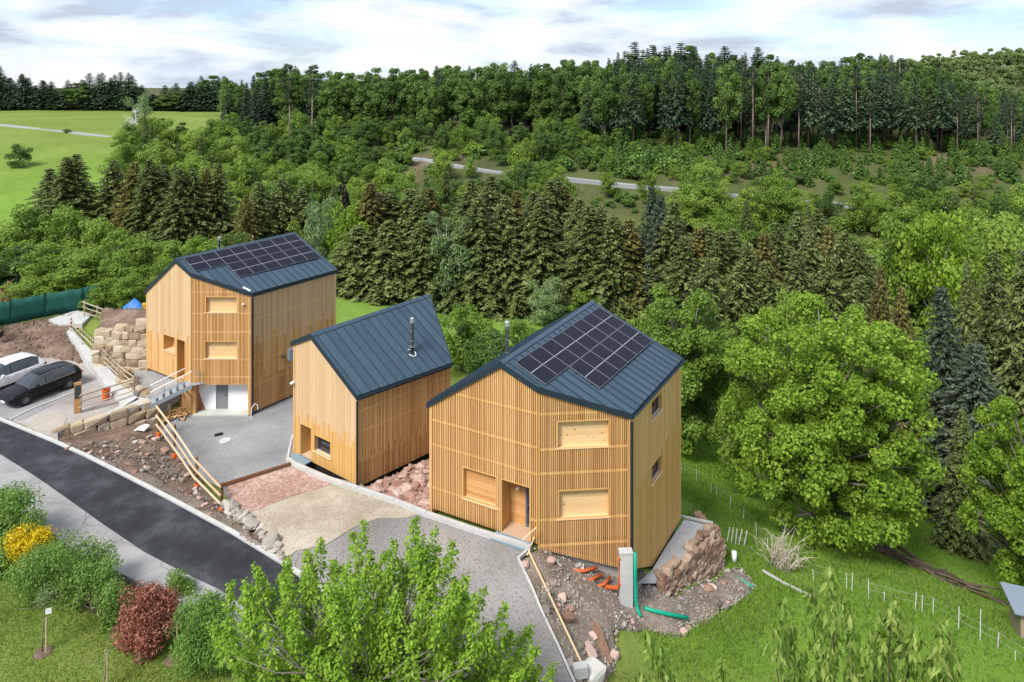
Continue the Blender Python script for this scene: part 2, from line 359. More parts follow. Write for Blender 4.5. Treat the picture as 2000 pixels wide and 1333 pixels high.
lawn = ramp(t, f, [(0.30, (.085, .122, .020)), (0.5, (.150, .200, .040)), (0.68, (.225, .265, .076))])
mead = ramp(t, f, [(0.30, (.088, .165, .018)), (0.5, (.150, .252, .038)), (0.70, (.232, .325, .076))])
flo = ramp(t, f, [(0.3, (.040, .050, .018)), (0.5, (.080, .094, .034)), (0.7, (.135, .140, .060))])
ear = ramp(t, f, [(0.3, (.085, .060, .040)), (0.6, (.20, .145, .105)), (0.75, (.28, .22, .18))])
def mixc(t, fac, a, b):
    n = N(t, 'ShaderNodeMixRGB'); t.links.new(fac, n.inputs['Fac']); t.links.new(a, n.inputs['Color1']); t.links.new(b, n.inputs['Color2']); return n.outputs[0]
c = mixc(t, sp.outputs[1], lawn.outputs[0], mead.outputs[0]); c = mixc(t, sp.outputs[0], c, flo.outputs[0]); c = mixc(t, sp.outputs[2], c, ear.outputs[0])
t.links.new(c, p.inputs['Base Color']); p.inputs['Roughness'].default_value = .95; p.inputs['Specular IOR Level'].default_value = .1
bump(t, p, nb.outputs['Fac'], .6, .06)
ground = link('ground', gme, None, m, True); tag(ground, kind='structure')

# ---- sheets
def strip_sheet(name, A, B, mat, rows=6, sub=10, thick=0.5, kind='structure', zup=0.0, crown=0.0):
    """surface between two polylines, with sides going down"""
    def res(pl, k):
        out = []
        for i in range(len(pl)-1):
            for j in range(k): out.append(pl[i].lerp(pl[i+1], j/k))
        return out+[pl[-1]]
    a, b = res(A, sub), res(B, sub); n = len(a); vs = []; fs = []
    for i in range(n):
        for j in range(rows+1):
            s = j/rows; q = a[i].lerp(b[i], s); vs.append(q+V(0, 0, zup+crown*4*s*(1-s)))
    for i in range(n-1):
        for j in range(rows): k = i*(rows+1)+j; fs.append((k, k+rows+1, k+rows+2, k+1))
    for side in (0, rows):
        o = len(vs)
        for i in range(n): vs.append(vs[i*(rows+1)+side]-V(0, 0, thick))
        for i in range(n-1):
            q = (i*(rows+1)+side, (i+1)*(rows+1)+side, o+i+1, o+i); fs.append(q if side else q[::-1])
    me = mesh(name, vs, fs); bm = bmesh.new(); bm.from_mesh(me); bmesh.ops.recalc_face_normals(bm, faces=bm.faces); bm.to_mesh(me); bm.free()
    o = link(name, me, None, mat); 
    if kind: tag(o, kind=kind)
    return o
def slab(name, poly, mat, depth=1.0, kind='structure'):
    o = MB().prism(poly, V(0, 0, -depth)).build(name, mat); bm = bmesh.new(); bm.from_mesh(o.data)
    bmesh.ops.recalc_face_normals(bm, faces=bm.faces); bm.to_mesh(o.data); bm.free()
    if kind: tag(o, kind=kind)
    return o
asphalt = grainy('asphalt', [(.38, (.012, .013, .017)), (.5, (.023, .025, .031)), (.60, (.055, .058, .066))], .5, 14, .82, .35, .01, .35, .35)
oldcon = grainy('old_concrete', [(.35, (.18, .18, .175)), (.5, (.27, .27, .265)), (.68, (.35, .35, .34))], .5, 10, .9, .3, .012, .4)
def cracks(m):
    t = m.node_tree; p = t.nodes['Principled BSDF']; src = p.inputs['Base Color'].links[0].from_socket
    c = N(t, 'ShaderNodeTexCoord'); n = tex(t, .9, 4, .6); mv = N(t, 'ShaderNodeMixRGB'); mv.inputs[0].default_value = .25
    t.links.new(c.outputs['Object'], mv.inputs[1]); t.links.new(n.outputs['Color'], mv.inputs[2])
    v = N(t, 'ShaderNodeTexVoronoi', feature='DISTANCE_TO_EDGE'); v.inputs['Scale'].default_value = .42; t.links.new(mv.outputs[0], v.inputs['Vector'])
    k = ramp(t, v.outputs['Distance'], [(.001, (.7, .7, .7)), (.007, (0, 0, 0))]); mx = N(t, 'ShaderNodeMixRGB'); t.links.new(k.outputs[0], mx.inputs['Fac']); t.links.new(src, mx.inputs['Color1']); mx.inputs['Color2'].default_value = (.10, .10, .09, 1); t.links.new(mx.outputs[0], p.inputs['Base Color'])
cracks(oldcon)
gravel = grainy('gravel', [(.33, (.13, .13, .13)), (.5, (.26, .26, .26)), (.68, (.43, .43, .42))], .3, 16, .95, .9, .04, .62)
gravel_yard = grainy('gravel_yard', [(.33, (.13, .125, .12)), (.5, (.25, .24, .23)), (.68, (.42, .40, .385))], .22, 14, .95, .9, .04, .5)
redgravel = grainy('red_gravel', [(.33, (.20, .105, .078)), (.5, (.37, .235, .19)), (.66, (.62, .50, .44))], .8, 7, .95, .9, .06, .65)
tanearth = grainy('tan_earth', [(.33, (.22, .18, .135)), (.5, (.36, .31, .24)), (.68, (.52, .47, .39))], .5, 9, .95, .6, .03, .45)
dirt = grainy('dirt', [(.34, (.075, .050, .036)), (.5, (.165, .115, .085)), (.66, (.30, .23, .18))], .7, 6, .95, .9, .06, .55)
greydirt = grainy('grey_dirt', [(.34, (.10, .080, .064)), (.5, (.21, .170, .138)), (.66, (.36, .305, .26))], .8, 8, .95, .9, .06, .55)
kerbcon = grainy('kerb_concrete', [(.3, (.34, .34, .335)), (.5, (.46, .46, .45)), (.7, (.56, .56, .55))], 1.2, 12, .85, .2, .006, .5)
strip_sheet('asphalt_road', road_R, road_L, asphalt, 5, 8, .5, zup=.0, crown=.04)
strip_sheet('old_concrete_road', [p+V(0, 0, -.03) for p in road_L], [p+V(0, 0, -.05) for p in old_L], oldcon, 5, 8, .5)
slab('gravel_court', court, gravel, .9)
slab('yard', [p-V(0, 0, .02) for p in yard], gravel_yard, .35)
slab('parking_ground', park, grainy('parking_earth', [(.33, (.20, .175, .155)), (.5, (.33, .30, .28)), (.68, (.46, .44, .41))], .35, 10, .95, .7, .04, .45), 1.5)
# patches of other gravel laid on the yard, 2 cm thick
red_p = [at(440,949,.62), at(505,928,.62), at(571,907,.62), at(640,938,.62), at(652,944,.62), at(560,972,.62), at(487,1003,.62), at(456,983,.62)]
tan_p = [at(489,1002,.615), at(560,973,.615), at(652,945,.615), at(700,959,.615), at(771,982,.615), at(822,1003,.615), at(790,1012,.615), at(740,1012,.615), at(690,1030,.615), at(640,1062,.615), at(580,1075,.615), at(560,1090,.615), at(540,1070,.615), at(516,1040,.615)]
tan_p2 = tan_p
slab('red_gravel_patch', red_p, redgravel, .03); slab('tan_earth_patch', tan_p, tanearth, .028)
# white kerbs
def kerb(name, pts, w=.14, h=.14, mat=kerbcon, kind='structure', gap=0.0):
    b = MB()
    for i in range(len(pts)-1):
        a, c = pts[i], pts[i+1]; d = (c-a).normalized(); b.bar(a-d*.01, c+d*.01, w, h)
    o = b.build(name, mat); tag(o, kind=kind); return o
kerb('road_kerb', [p+V(.05, .06, .01) for p in road_R[:9]], .20, .16)
kerb('yard_kerb', [at(562,898,.72), at(574,907,.70), at(640,936,.69), at(700,956,.69), at(770,979,.69), at(832,1004,.69), at(935,1039,.69), at(1036,1070,.69)], .22, .2)
kerb('court_kerb', [at(561,900,.66), at(571,853,.62)], .12, .2)
kerb('drive_edging', [at(1034,1072,.6), at(1012,1092,.6), at(1036,1143,.56), at(1062,1205,.5), at(1092,1268,.44), at(1122,1336,.38)], .10, .14)
kerb('parking_edging', [at(20,820,.03), at(60,800,.03), at(150,765,.03)], .12, .1)

# ---- bare earth, rough patches of site ground
def patch(name, poly, mat, res=.2, amp=.08, lift=.05, hfun=None, seed=0, freq=1.6, edge=.5, jit=.18):
    xs = [p[0] for p in poly]; ys = [p[1] for p in poly]
    a = np.arange(min(xs)-res, max(xs)+res, res); b = np.arange(min(ys)-res, max(ys)+res, res)
    X, Y = np.meshgrid(a, b); ins = inside(X+jit*fbm(X, Y, seed+3, 3, 1.3), Y+jit*fbm(X, Y, seed+4, 3, 1.3), poly)
    Z = (terrain(X, Y) if hfun is None else hfun(X, Y))+lift+amp*(fbm(X, Y, seed, 5, freq))
    n = len(a); ix = np.arange(X.size).reshape(X.shape)
    k = ins[:-1, :-1] & ins[1:, :-1] & ins[:-1, 1:] & ins[1:, 1:]
    q = np.stack([ix[:-1, :-1][k], ix[:-1, 1:][k], ix[1:, 1:][k], ix[1:, :-1][k]], 1)
    used = np.unique(q); re = np.full(X.size, -1); re[used] = np.arange(len(used))
    v = np.stack([X.ravel(), Y.ravel(), Z.ravel()], 1)[used]; q = re[q]
    # skirt along the rim
    from collections import Counter
    ec = Counter(); od = {}
    for f_ in q:
        for i in range(4):
            e_ = (f_[i], f_[(i+1) % 4]); kk = tuple(sorted(e_)); ec[kk] += 1; od[kk] = e_
    rim = [od[kk] for kk, cnt in ec.items() if cnt == 1]; ring = sorted({i for e_ in rim for i in e_}); low = {i: len(v)+j for j, i in enumerate(ring)}
    v = np.concatenate([v, v[ring]-np.array([0, 0, edge])]); q = np.concatenate([q, np.array([(b_, a_, low[a_], low[b_]) for a_, b_ in rim])])
    o = link(name, big_mesh(name, v, q), None, mat, True); return tag(o, kind='structure')
patch('earth_bank', [(so_[i].x, so_[i].y) for i in (0,1,2,3,4,5,6,7,8,9,10,11,12,13,14,15)], dirt, .16, .10, .0, H_slope, 31, 1.7)
gs = [at(160,890,.1), at(240,930,.17), at(330,977,.27), at(450,1042,.39), at(550,1102,.49), at(553,1093,.5), at(470,1018,.45), at(400,975,.1), at(300,925,-.05), at(200,895,.0)]
H_gs = lambda X, Y: H_slope(X, Y)+.05
patch('grey_rubble_verge', [(p.x, p.y) for p in gs], greydirt, .16, .07, .06, H_slope, 37, 2.4)
patch('building_site_earth', [(p.x, p.y) for p in fr], greydirt, .15, .08, .04, H_fr, 41, 1.9)
patch('brown_earth_bank', [(p.x, p.y) for p in ug], dirt, .25, .10, .0, H_ug, 47, 1.4, 1.5)
hg = [at(263,762,.3), at(300,775,.2), at(345,745,.7), at(330,728,.72), at(288,715,.72), at(270,690,.72), at(262,720,.7)]
slab('gravel_strip', [at(262,766,.3), at(306,778,.25), at(352,748,.7), at(345,715,.7), at(262,690,.7)], gravel, 1.2)
patch('terrace_bank', [(p.x, p.y) for p in tw], dirt, .25, .06, .0, local_fit(tw), 53, 1.4, .6)
# far valley road, cut into the slope, and the farm track across the meadow
def ribbon(name, px, w, mat, lift=.35):
    pts = [aty(u, v, y) for u, v, y in px]; out = []
    for i in range(len(pts)-1):
        for j in range(8): out.append(pts[i].lerp(pts[i+1], j/8))
    out.append(pts[-1]); A, B = [], []
    for i, q in enumerate(out):
        d = (out[min(i+1, len(out)-1)]-out[max(i-1, 0)]); n_ = V(-d.y, d.x, 0).normalized()*w/2
        z = max(gz(q.x, q.y), gz(q.x+n_.x, q.y+n_.y), gz(q.x-n_.x, q.y-n_.y))+lift
        A.append(V(q.x+n_.x, q.y+n_.y, z)); B.append(V(q.x-n_.x, q.y-n_.y, z))
    return strip_sheet(name, A, B, mat, 1, 1, 1.5)
vroad = grainy('pale_asphalt', [(.3, (.24, .25, .26)), (.6, (.33, .34, .35))], .1, 3, .9, 0, 0, .4)
VR = [(700,302,182),(790,309,177),(880,322,171),(970,332,167),(1080,341,164),(1200,350,161),(1330,362,158),(1460,377,155),(1600,392,152),(1760,404,149),(2050,425,146)]
ribbon('valley_road', VR, 2.1, vroad, .2)
ribbon('farm_track', [(-260,232,262),(-100,238,250),(0,245,240),(120,258,224),(245,272,215),(300,279,210)], 2.6, vroad, .25)
# ================================================================ the three timber houses
larch = timber('larch_slat', (.42, .205, .072), (.60, .34, .132), (.71, .46, .21))
larch_pale = timber('larch_pale', (.50, .325, .17), (.585, .40, .228), (.665, .48, .30))
larch_warm = timber('larch_warm', (.34, .155, .055), (.52, .275, .105), (.65, .385, .175))
larch_gold = timber('larch_gold', (.48, .255, .075), (.58, .335, .11), (.66, .41, .155))
larch_honey = timber('larch_honey', (.50, .285, .105), (.59, .365, .150), (.67, .445, .21))
larch_back = timber('larch_backing', (.44, .24, .095), (.54, .315, .135), (.62, .39, .19))
pine = timber('pine_panel', (.60, .38, .18), (.70, .47, .24), (.78, .56, .32), stretch=(1.0, 1.0, 16), shift=.35, knots=True)
pine_warm = timber('pine_panel_warm', (.42, .20, .07), (.55, .29, .11), (.64, .37, .16), stretch=(1.0, 1.0, 16), shift=.4, knots=True)
sillmat = timber('sill_larch', (.66, .44, .24), (.74, .52, .31), (.80, .60, .40))
def metal_roof():
    m, t, p = new_mat('roof_metal'); oi = N(t, 'ShaderNodeObjectInfo'); n = tex(t, .7, 5, .6, (1, 1, .5))
    f = math_n(t, 'ADD', math_n(t, 'MULTIPLY', oi.outputs['Random'], .35), math_n(t, 'MULTIPLY', n.outputs['Fac'], .65))
    r = ramp(t, f, [(.2, (.032, .060, .086)), (.8, (.052, .088, .122))]); t.links.new(r.outputs[0], p.inputs['Base Color'])
    p.inputs['Roughness'].default_value = .42; p.inputs['Metallic'].default_value = .15; p.inputs['Specular IOR Level'].default_value = .5
    bump(t, p, tex(t, 1.1, 2, .5).outputs['Fac'], .08, .02); return m
roofm = metal_roof(); seamm = flat('roof_seam', (.024, .045, .068), .5, .1, .4)
fasciam = flat('fascia_metal', (.016, .030, .046), .45, .1, .45); gutterm = flat('gutter_metal', (.05, .085, .12), .35, .2, .5)
pipem = flat('downpipe_black', (.020, .022, .026), .5); steel = flat('stainless_steel', (.62, .62, .62), .28, .9, .5)
galv = flat('galvanised_steel', (.36, .43, .49), .5, .35, .5); whitem = flat('white_paint', (.80, .81, .82), .6)
glass = flat('dark_glass', (.012, .016, .022), .05, 0, .9); gframe = flat('grey_frame', (.115, .125, .155), .5); greydoor = flat('grey_door', (.20, .20, .22), .55)
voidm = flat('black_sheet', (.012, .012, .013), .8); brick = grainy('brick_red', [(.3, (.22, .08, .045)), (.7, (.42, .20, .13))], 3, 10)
slabcon = grainy('slab_concrete', [(.3, (.36, .37, .33)), (.7, (.55, .56, .51))], .8, 9, .9, .2)
def panel_mat():
    m, t, p = new_mat('solar_cells'); uv = N(t, 'ShaderNodeUVMap'); sx = N(t, 'ShaderNodeSeparateXYZ'); t.links.new(uv.outputs[0], sx.inputs[0])
    def lines(src, k, w):
        f = math_n(t, 'FRACT', math_n(t, 'MULTIPLY', src, k)); d = math_n(t, 'ABSOLUTE', math_n(t, 'SUBTRACT', f, .5)); return math_n(t, 'GREATER_THAN', d, .5-w)
    a = lines(sx.outputs[0], 6, .035); b = lines(sx.outputs[1], 18, .05); c_ = math_n(t, 'LESS_THAN', math_n(t, 'ABSOLUTE', math_n(t, 'SUBTRACT', sx.outputs[1], .5)), .010)
    ab = math_n(t, 'MULTIPLY', math_n(t, 'MAXIMUM', a, b), .07); f = math_n(t, 'MAXIMUM', ab, math_n(t, 'MULTIPLY', c_, .62))
    r = ramp(t, f, [(0, (.010, .011, .022)), (1, (.55, .56, .60))]); t.links.new(r.outputs[0], p.inputs['Base Color'])
    p.inputs['Roughness'].default_value = .3; p.inputs['Specular IOR Level'].default_value = .06; return m
cells = panel_mat(); alu = flat('panel_frame', (.20, .21, .23), .45, .4, .35)

def off_poly(poly, d):      # plan polygon given clockwise-free: moves every side outwards by d
    n = len(poly); cx = sum(p.x for p in poly)/n; cy = sum(p.y for p in poly)/n; out = []
    def nrm(a, b):
        e = (b-a).normalized(); v = V(e.y, -e.x); mid = (a+b)/2
        return v if v.dot(mid-Vector((cx, cy))) > 0 else -v
    for i in range(n):
        a, b, c = poly[i-1], poly[i], poly[(i+1) % n]; n1, n2 = nrm(a, b), nrm(b, c)
        k = (n1+n2); k = k/(1+n1.dot(n2)); out.append(b+k*d)
    return out
class Wall:
    def __init__(s, A, B, cen, top, bot):
        s.A, s.B = Vector(A), Vector(B); s.e = (s.B-s.A).normalized(); s.len = (s.B-s.A).length
        n = Vector((s.e.y, -s.e.x)); s.n = n if n.dot((s.A+s.B)/2-cen) > 0 else -n
        s.top = top; s.bot = bot
    def pt(s, t, z, o=0.0): q = s.A+s.e*t+s.n*o; return V(q.x, q.y, z)
    def px(s, u, v):            # photo pixel -> (t, z) on the wall plane
        r = ray(u, v); k = s.A.dot(s.n)/(r[0]*s.n.x+r[1]*s.n.y); q = Vector((r[0]*k, r[1]*k))
        return (q-s.A).dot(s.e), CAMZ+r[2]*k
    def rect(s, u0, v0, u1, v1):
        um, vm = (u0+u1)/2, (v0+v1)/2
        t0 = s.px(u0, vm)[0]; t1 = s.px(u1, vm)[0]; return (min(t0, t1), max(t0, t1), s.px(um, v1)[1], s.px(um, v0)[1])
def segs(w, t, ops):
    out = [(w.bot(t), w.top(t), True, True)]
    for (a, b, z0, z1) in ops:
        if not (a <= t <= b): continue
        nw = []
        for (p, q, x, y) in out:
            if z1 <= p or z0 >= q: nw.append((p, q, x, y)); continue
            if z0 > p+.02: nw.append((p, z0, x, False))
            if z1 < q-.02: nw.append((z1, q, False, y))
        out = nw
    return out
def clad(w, par, name, pitch, width, thick, mats, ops=(), joints=(), off=0.0, t0=0.02, t1=None, rnd=0.0, jj=.0):
    """vertical slats or boards, each a piece of its own"""
    t1 = w.len-.02 if t1 is None else t1; n = int((t1-t0)/pitch); pitch = (t1-t0)/n
    for i in range(n):
        a = t0+i*pitch+(pitch-width)/2; b = a+width; tm = (a+b)/2
        for (z0, z1, fb, ft) in segs(w, tm, ops):
            cuts = [z0]
            for j in joints:
                zj = j(tm)+random.choice((0, 0, .0, jj, -jj))
                if z0+.25 < zj < z1-.25: cuts.append(zj)
            cuts = sorted(cuts)+[z1]
            for k in range(len(cuts)-1):
                c0, c1 = cuts[k], cuts[k+1]-(.006 if k < len(cuts)-2 else 0)
                ba, bb = (w.bot(a), w.bot(b)) if (fb and k == 0) else (c0, c0)
                ta, tb = (w.top(a), w.top(b)) if (ft and k == len(cuts)-2) else (c1, c1)
                th = thick+random.uniform(-rnd, rnd); mb = MB()
                mb.hexa([w.pt(a, ba, off-th), w.pt(b, bb, off-th), w.pt(b, bb, off), w.pt(a, ba, off), w.pt(a, ta, off-th), w.pt(b, tb, off-th), w.pt(b, tb, off), w.pt(a, ta, off)])
                mt = mats if not isinstance(mats, (list, tuple)) else (mats[min(k+ (len(mats)-(len(cuts)-1)), len(mats)-1)] if len(cuts) > 2 or not fb else (mats[-1] if ft else mats[0]))
                mb.build(name, mt, par)
def backing(w, par, ops, mat, off=-.16, breaks=()):
    ts = sorted({min(max(x, 0), w.len) for x in (0, w.len, *breaks, *[o[0] for o in ops], *[o[1] for o in ops])}); mb = MB()
    for i in range(len(ts)-1):
        a, b = ts[i], ts[i+1]
        if b-a < 1e-4: continue
        for (z0, z1, fb, ft) in segs(w, (a+b)/2, ops):
            e_ = 1e-3
            ba, bb = (w.bot(a+e_), w.bot(b-e_)) if fb else (z0, z0)
            ta, tb = (w.top(a+e_), w.top(b-e_)) if ft else (z1, z1)
            mb.hexa([w.pt(a, ba, off-.12), w.pt(b, bb, off-.12), w.pt(b, bb, off), w.pt(a, ba, off), w.pt(a, ta, off-.12), w.pt(b, tb, off-.12), w.pt(b, tb, off), w.pt(a, ta, off)])
    return mb.build('wall', mat, par)
def rails(w, par, zs, ops, mat, off=-.013, h=.10, th=.05, t0=.03, t1=None):
    t1 = w.len-.03 if t1 is None else t1
    for z in zs:
        parts = [(t0, t1)]
        for (a, b, z0, z1) in ops:
            if z0-.02 < z < z1+.02: parts = [q for (p, r_) in parts for q in ((p, min(r_, a-.03)), (max(p, b+.03), r_)) if q[1]-q[0] > .1]
        for (a, b) in parts:
            while b > a+.2 and (w.top(b) < z+h): b -= .1
            while a < b-.2 and (w.top(a) < z+h): a += .1
            if b-a > .3: MB().hexa([w.pt(a, z, off-th), w.pt(b, z, off-th), w.pt(b, z, off), w.pt(a, z, off), w.pt(a, z+h, off-th), w.pt(b, z+h, off-th), w.pt(b, z+h, off), w.pt(a, z+h, off)]).build('rail', mat, par)
def wbox(w, mb, t0, t1, z0, z1, o0, o1, mi=0):
    mb.hexa([w.pt(t0, z0, o0), w.pt(t1, z0, o0), w.pt(t1, z0, o1), w.pt(t0, z0, o1), w.pt(t0, z1, o0), w.pt(t1, z1, o0), w.pt(t1, z1, o1), w.pt(t0, z1, o1)], mi); return mb
def recess(w, par, op, depth, name='window', back='boards', fm=None, bm_=None, sill=True, label=None, frame=.045, floor=None, bh=.145, sillout=.03):
    """opening in the cladding: reveal boards, sill and what closes it at the back"""
    a, b, z0, z1 = op; fm = fm or larch; bm_ = bm_ or pine
    f = MB(); wbox(w, f, a-frame, a, z0, z1, -depth, .006); wbox(w, f, b, b+frame, z0, z1, -depth, .006)
    wbox(w, f, a-frame, b+frame, z1, z1+frame, -depth, .006)
    fr = f.build(name, fm, par)
    if label: fr['label'] = label
    s = MB()
    if sill: wbox(w, s, a-frame-.04, b+frame+.04, z0-.05, z0, -depth, sillout); s.build('sill', sillmat, fr)
    elif floor: wbox(w, s, a, b, z0-.08, z0, -depth, .02); s.build('deck', floor, fr)
    if back == 'boards':
        n = max(2, round((z1-z0)/bh)); h = (z1-z0)/n
        for i in range(n):
            q = MB(); wbox(w, q, a, b, z0+i*h+.003, z0+(i+1)*h-.003, -depth-.03, -depth+.02+random.uniform(0, .004)); q.build('panel_board', bm_, fr)
        q = MB(); wbox(w, q, a-frame, b+frame, z0-.05, z1+frame, -depth-.06, -depth-.031); q.build('panel_backing', larch_back, fr)
    elif back == 'glass':
        q = MB(); k = .07
        wbox(w, q, a, a+k, z0, z1, -depth, -depth+.06); wbox(w, q, b-k, b, z0, z1, -depth, -depth+.06); wbox(w, q, a+k, b-k, z1-k, z1, -depth, -depth+.06); wbox(w, q, a+k, b-k, z0, z0+k, -depth, -depth+.06); q.build('frame', gframe, fr)
        q = MB(); wbox(w, q, a+k, b-k, z0+k, z1-k, -depth-.02, -depth+.02); q.build('pane', glass, fr)
    return fr

def clip(poly, f):          # keep the part of a polygon where f >= 0
    out = []
    for i in range(len(poly)):
        a, b = poly[i], poly[(i+1) % len(poly)]; fa, fb = f(a), f(b)
        if fa >= 0: out.append(a)
        if fa*fb < 0: out.append(a.lerp(b, fa/(fa-fb)))
    return out
def roof_plane(par, poly, zf, sdir, pitch, mat, start=0.0, seam=True):
    """standing-seam sheets over one plane; sdir = plan direction the seams run in"""
    nrm = Vector((sdir.y, -sdir.x)); cs = [p.dot(nrm) for p in poly]; c0, c1 = min(cs), max(cs)
    c = c0-start
    while c < c1:
        q = clip(poly, lambda p: p.dot(nrm)-c-.004); q = clip(q, lambda p: c+pitch-.004-p.dot(nrm)) if len(q) > 2 else q
        if len(q) > 2:
            area = abs(sum(q[i].x*q[(i+1) % len(q)].y-q[(i+1) % len(q)].x*q[i].y for i in range(len(q))))/2
            if area > .02:
                top = [V(p.x, p.y, zf(p)) for p in q]; mb = MB().prism(top, V(0, 0, -.03))
                if seam:
                    e = [p for p in q if abs(p.dot(nrm)-(c+.004)) < .003]
                    if len(e) >= 2:
                        e = sorted(e, key=lambda p: p.dot(sdir)); a, b = e[0], e[-1]
                        if (b-a).length > .2: mb.bar(V(a.x, a.y, zf(a)+.022), V(b.x, b.y, zf(b)+.022), .030, .05, 1)
                o = mb.build('roof_sheet', [mat, seamm], par); bm = bmesh.new(); bm.from_mesh(o.data); bmesh.ops.recalc_face_normals(bm, faces=bm.faces); bm.to_mesh(o.data); bm.free()
        c += pitch
def plane_through(pts):
    P = np.array([tuple(p) for p in pts]); c, *_ = np.linalg.lstsq(np.c_[P[:, :2], np.ones(len(P))], P[:, 2], rcond=None)
    return lambda p: float(c[0]*p.x+c[1]*p.y+c[2])
def v2(x, y): return Vector((x, y))

class House: pass
def house(name, label, L, K, C, B, A, P, Q, zf_r, zf_l, base, seamdir, start=.2):
    """plan corners L (front left) K (kink or None) C B A; ridge P-Q; roof heights zf_r, zf_l"""
    h = House(); poly = [p for p in (L, K, C, B, A) if p is not None]; cen = sum(poly, v2(0, 0))/len(poly); h.cen = cen
    h.root = empty(name, (cen.x, cen.y, base), label, 'house')
    rd = (Q-P).normalized(); rn = v2(rd.y, -rd.x); h.rd, h.rn = rd, rn
    h.zf_r, h.zf_l = zf_r, zf_l
    zf = lambda p: zf_r(p) if (p-P).dot(rn) >= 0 else zf_l(p)
    h.zf = zf
    out = off_poly(poly, .09)
    # roof outline split along the ridge
    def crossp(a, b):
        d = b-a; den = d.dot(rn); return a+d*((P-a).dot(rn)/den)
    ring = []
    for i in range(len(out)):
        a, b = out[i], out[(i+1) % len(out)]; ring.append(a)
        if (a-P).dot(rn)*(b-P).dot(rn) < 0: ring.append(crossp(a, b))
    right = [p for p in ring if (p-P).dot(rn) >= -1e-6]; left = [p for p in ring if (p-P).dot(rn) <= 1e-6]
    def order(ps):
        c_ = sum(ps, v2(0, 0))/len(ps); return sorted(ps, key=lambda p: math.atan2(p.y-c_.y, p.x-c_.x))
    right, left = order(right), order(left)
    deck = MB()
    deck.prism([V(p.x, p.y, zf_r(p)-.04) for p in right], V(0, 0, -.10)); deck.prism([V(p.x, p.y, zf_l(p)-.04) for p in left], V(0, 0, -.10))
    h.roof = deck.build('roof', fasciam, h.root)
    roof_plane(h.roof, right, zf_r, seamdir if seamdir is not None else rn, .565, roofm, start)
    roof_plane(h.roof, left, zf_l, -rn, .565, roofm, start)
    # ridge cap
    pr = [p for p in ring if abs((p-P).dot(rn)) < 1e-5]; pr = sorted(pr, key=lambda p: p.dot(rd)); a, b = pr[0], pr[-1]
    mb = MB()
    for s_ in (1, -1):
        w_ = rn*.2*s_; f_ = zf_r if s_ > 0 else zf_l
        q = [a, b, b+w_, a+w_]; zz = [f_(x)+.05 for x in q]; zr = max(zf_r(a), zf_l(a))+.075
        zz[0] = zz[1] = zr
        mb.hexa([V(q[k].x, q[k].y, zz[k]-.03) for k in range(4)]+[V(q[k].x, q[k].y, zz[k]) for k in range(4)])
    mb.build('ridge_cap', roofm, h.roof)
    h.apex = (a, b)
    # fascia all round
    for i in range(len(ring)):
        p, q = ring[i], ring[(i+1) % len(ring)]; n_ = (q-p).normalized(); o_ = v2(n_.y, -n_.x); o_ = o_ if o_.dot((p+q)/2-cen) > 0 else -o_
        zp, zq = zf(p)+.012, zf(q)+.012; i_ = -o_*.05; D = .27; o_ = o_*.012
        MB().hexa([V(*(p+i_), zp-D), V(*(q+i_), zq-D), V(*(q+o_), zq-D), V(*(p+o_), zp-D), V(*(p+i_), zp), V(*(q+i_), zq), V(*(q+o_), zq), V(*(p+o_), zp)]).build('fascia', fasciam, h.roof)
    h.poly = poly; h.out = out
    return h
def mkwall(h, A, B, bot, inset=0.0):
    top = lambda t, A=A, e=(B-A).normalized(): h.zf(A+e*max(0, min(t, (B-A).length)))-.15
    return Wall(A, B, h.cen, top, bot)
def panels(h, origin, th, al):
    r = V(math.cos(th), math.sin(th), 0); d = V(math.sin(th)*math.cos(al), -math.cos(th)*math.cos(al), -math.sin(al)); n = d.cross(r)
    n = n if n.z > 0 else -n
    PW, PH = 1.154, 1.782; o = Vector(origin)
    # keep the array a hand's width above the sheets
    lift = max(0.0, max(h.zf_r(v2(*(o+r*c*PW+d*w*PH).xy))+.07-(o+r*c*PW+d*w*PH).z for c in (0, 2, 8) for w in (0, 1, 2) if not (c == 0 and w == 2)))
    o = o+V(0, 0, lift)
    me = None
    for row in range(2):
        for col in range(8):
            if row == 1 and col < 2: continue
            q = o+r*(col*PW+.011)+d*(row*PH+.012); w, l = PW-.022, PH-.024
            vs, fs, mi = [], [], []
            mb = MB(); f = .017
            def b_(x0, x1, y0, y1, z0, z1, k): mb.hexa([q+r*x+d*y+n*z for z in (z0, z1) for x, y in ((x0, y0), (x0, y1), (x1, y1), (x1, y0))], k)
            b_(0, f, 0, l, -.04, 0, 1); b_(w-f, w, 0, l, -.04, 0, 1); b_(f, w-f, 0, f, -.04, 0, 1); b_(f, w-f, l-f, l, -.04, 0, 1)
            b_(f, w-f, f, l-f, -.03, -.004, 0)
            m_ = mesh('solar_panel', mb.v, mb.f, mb.m); uv = m_.uv_layers.new(name='uv')
            for lp in m_.loops:
                x = Vector(m_.vertices[lp.vertex_index].co)-q; uv.data[lp.index].uv = ((x.dot(r)-f)/(w-2*f), (x.dot(d)-f)/(l-2*f))
            ob = link('solar_panel', m_, h.roof, [cells, alu])
    for row in range(2):      # mounting rails under the rows
        c0 = 0 if row == 0 else 2
        for k in (.25, .75):
            a = o+r*(c0*PW-.08)+d*(row*PH+k*PH)-n*.075; MB().bar(a, a+r*((8-c0)*PW+.16), .04, .06, 0, n).build('mounting_rail', pipem, h.roof)
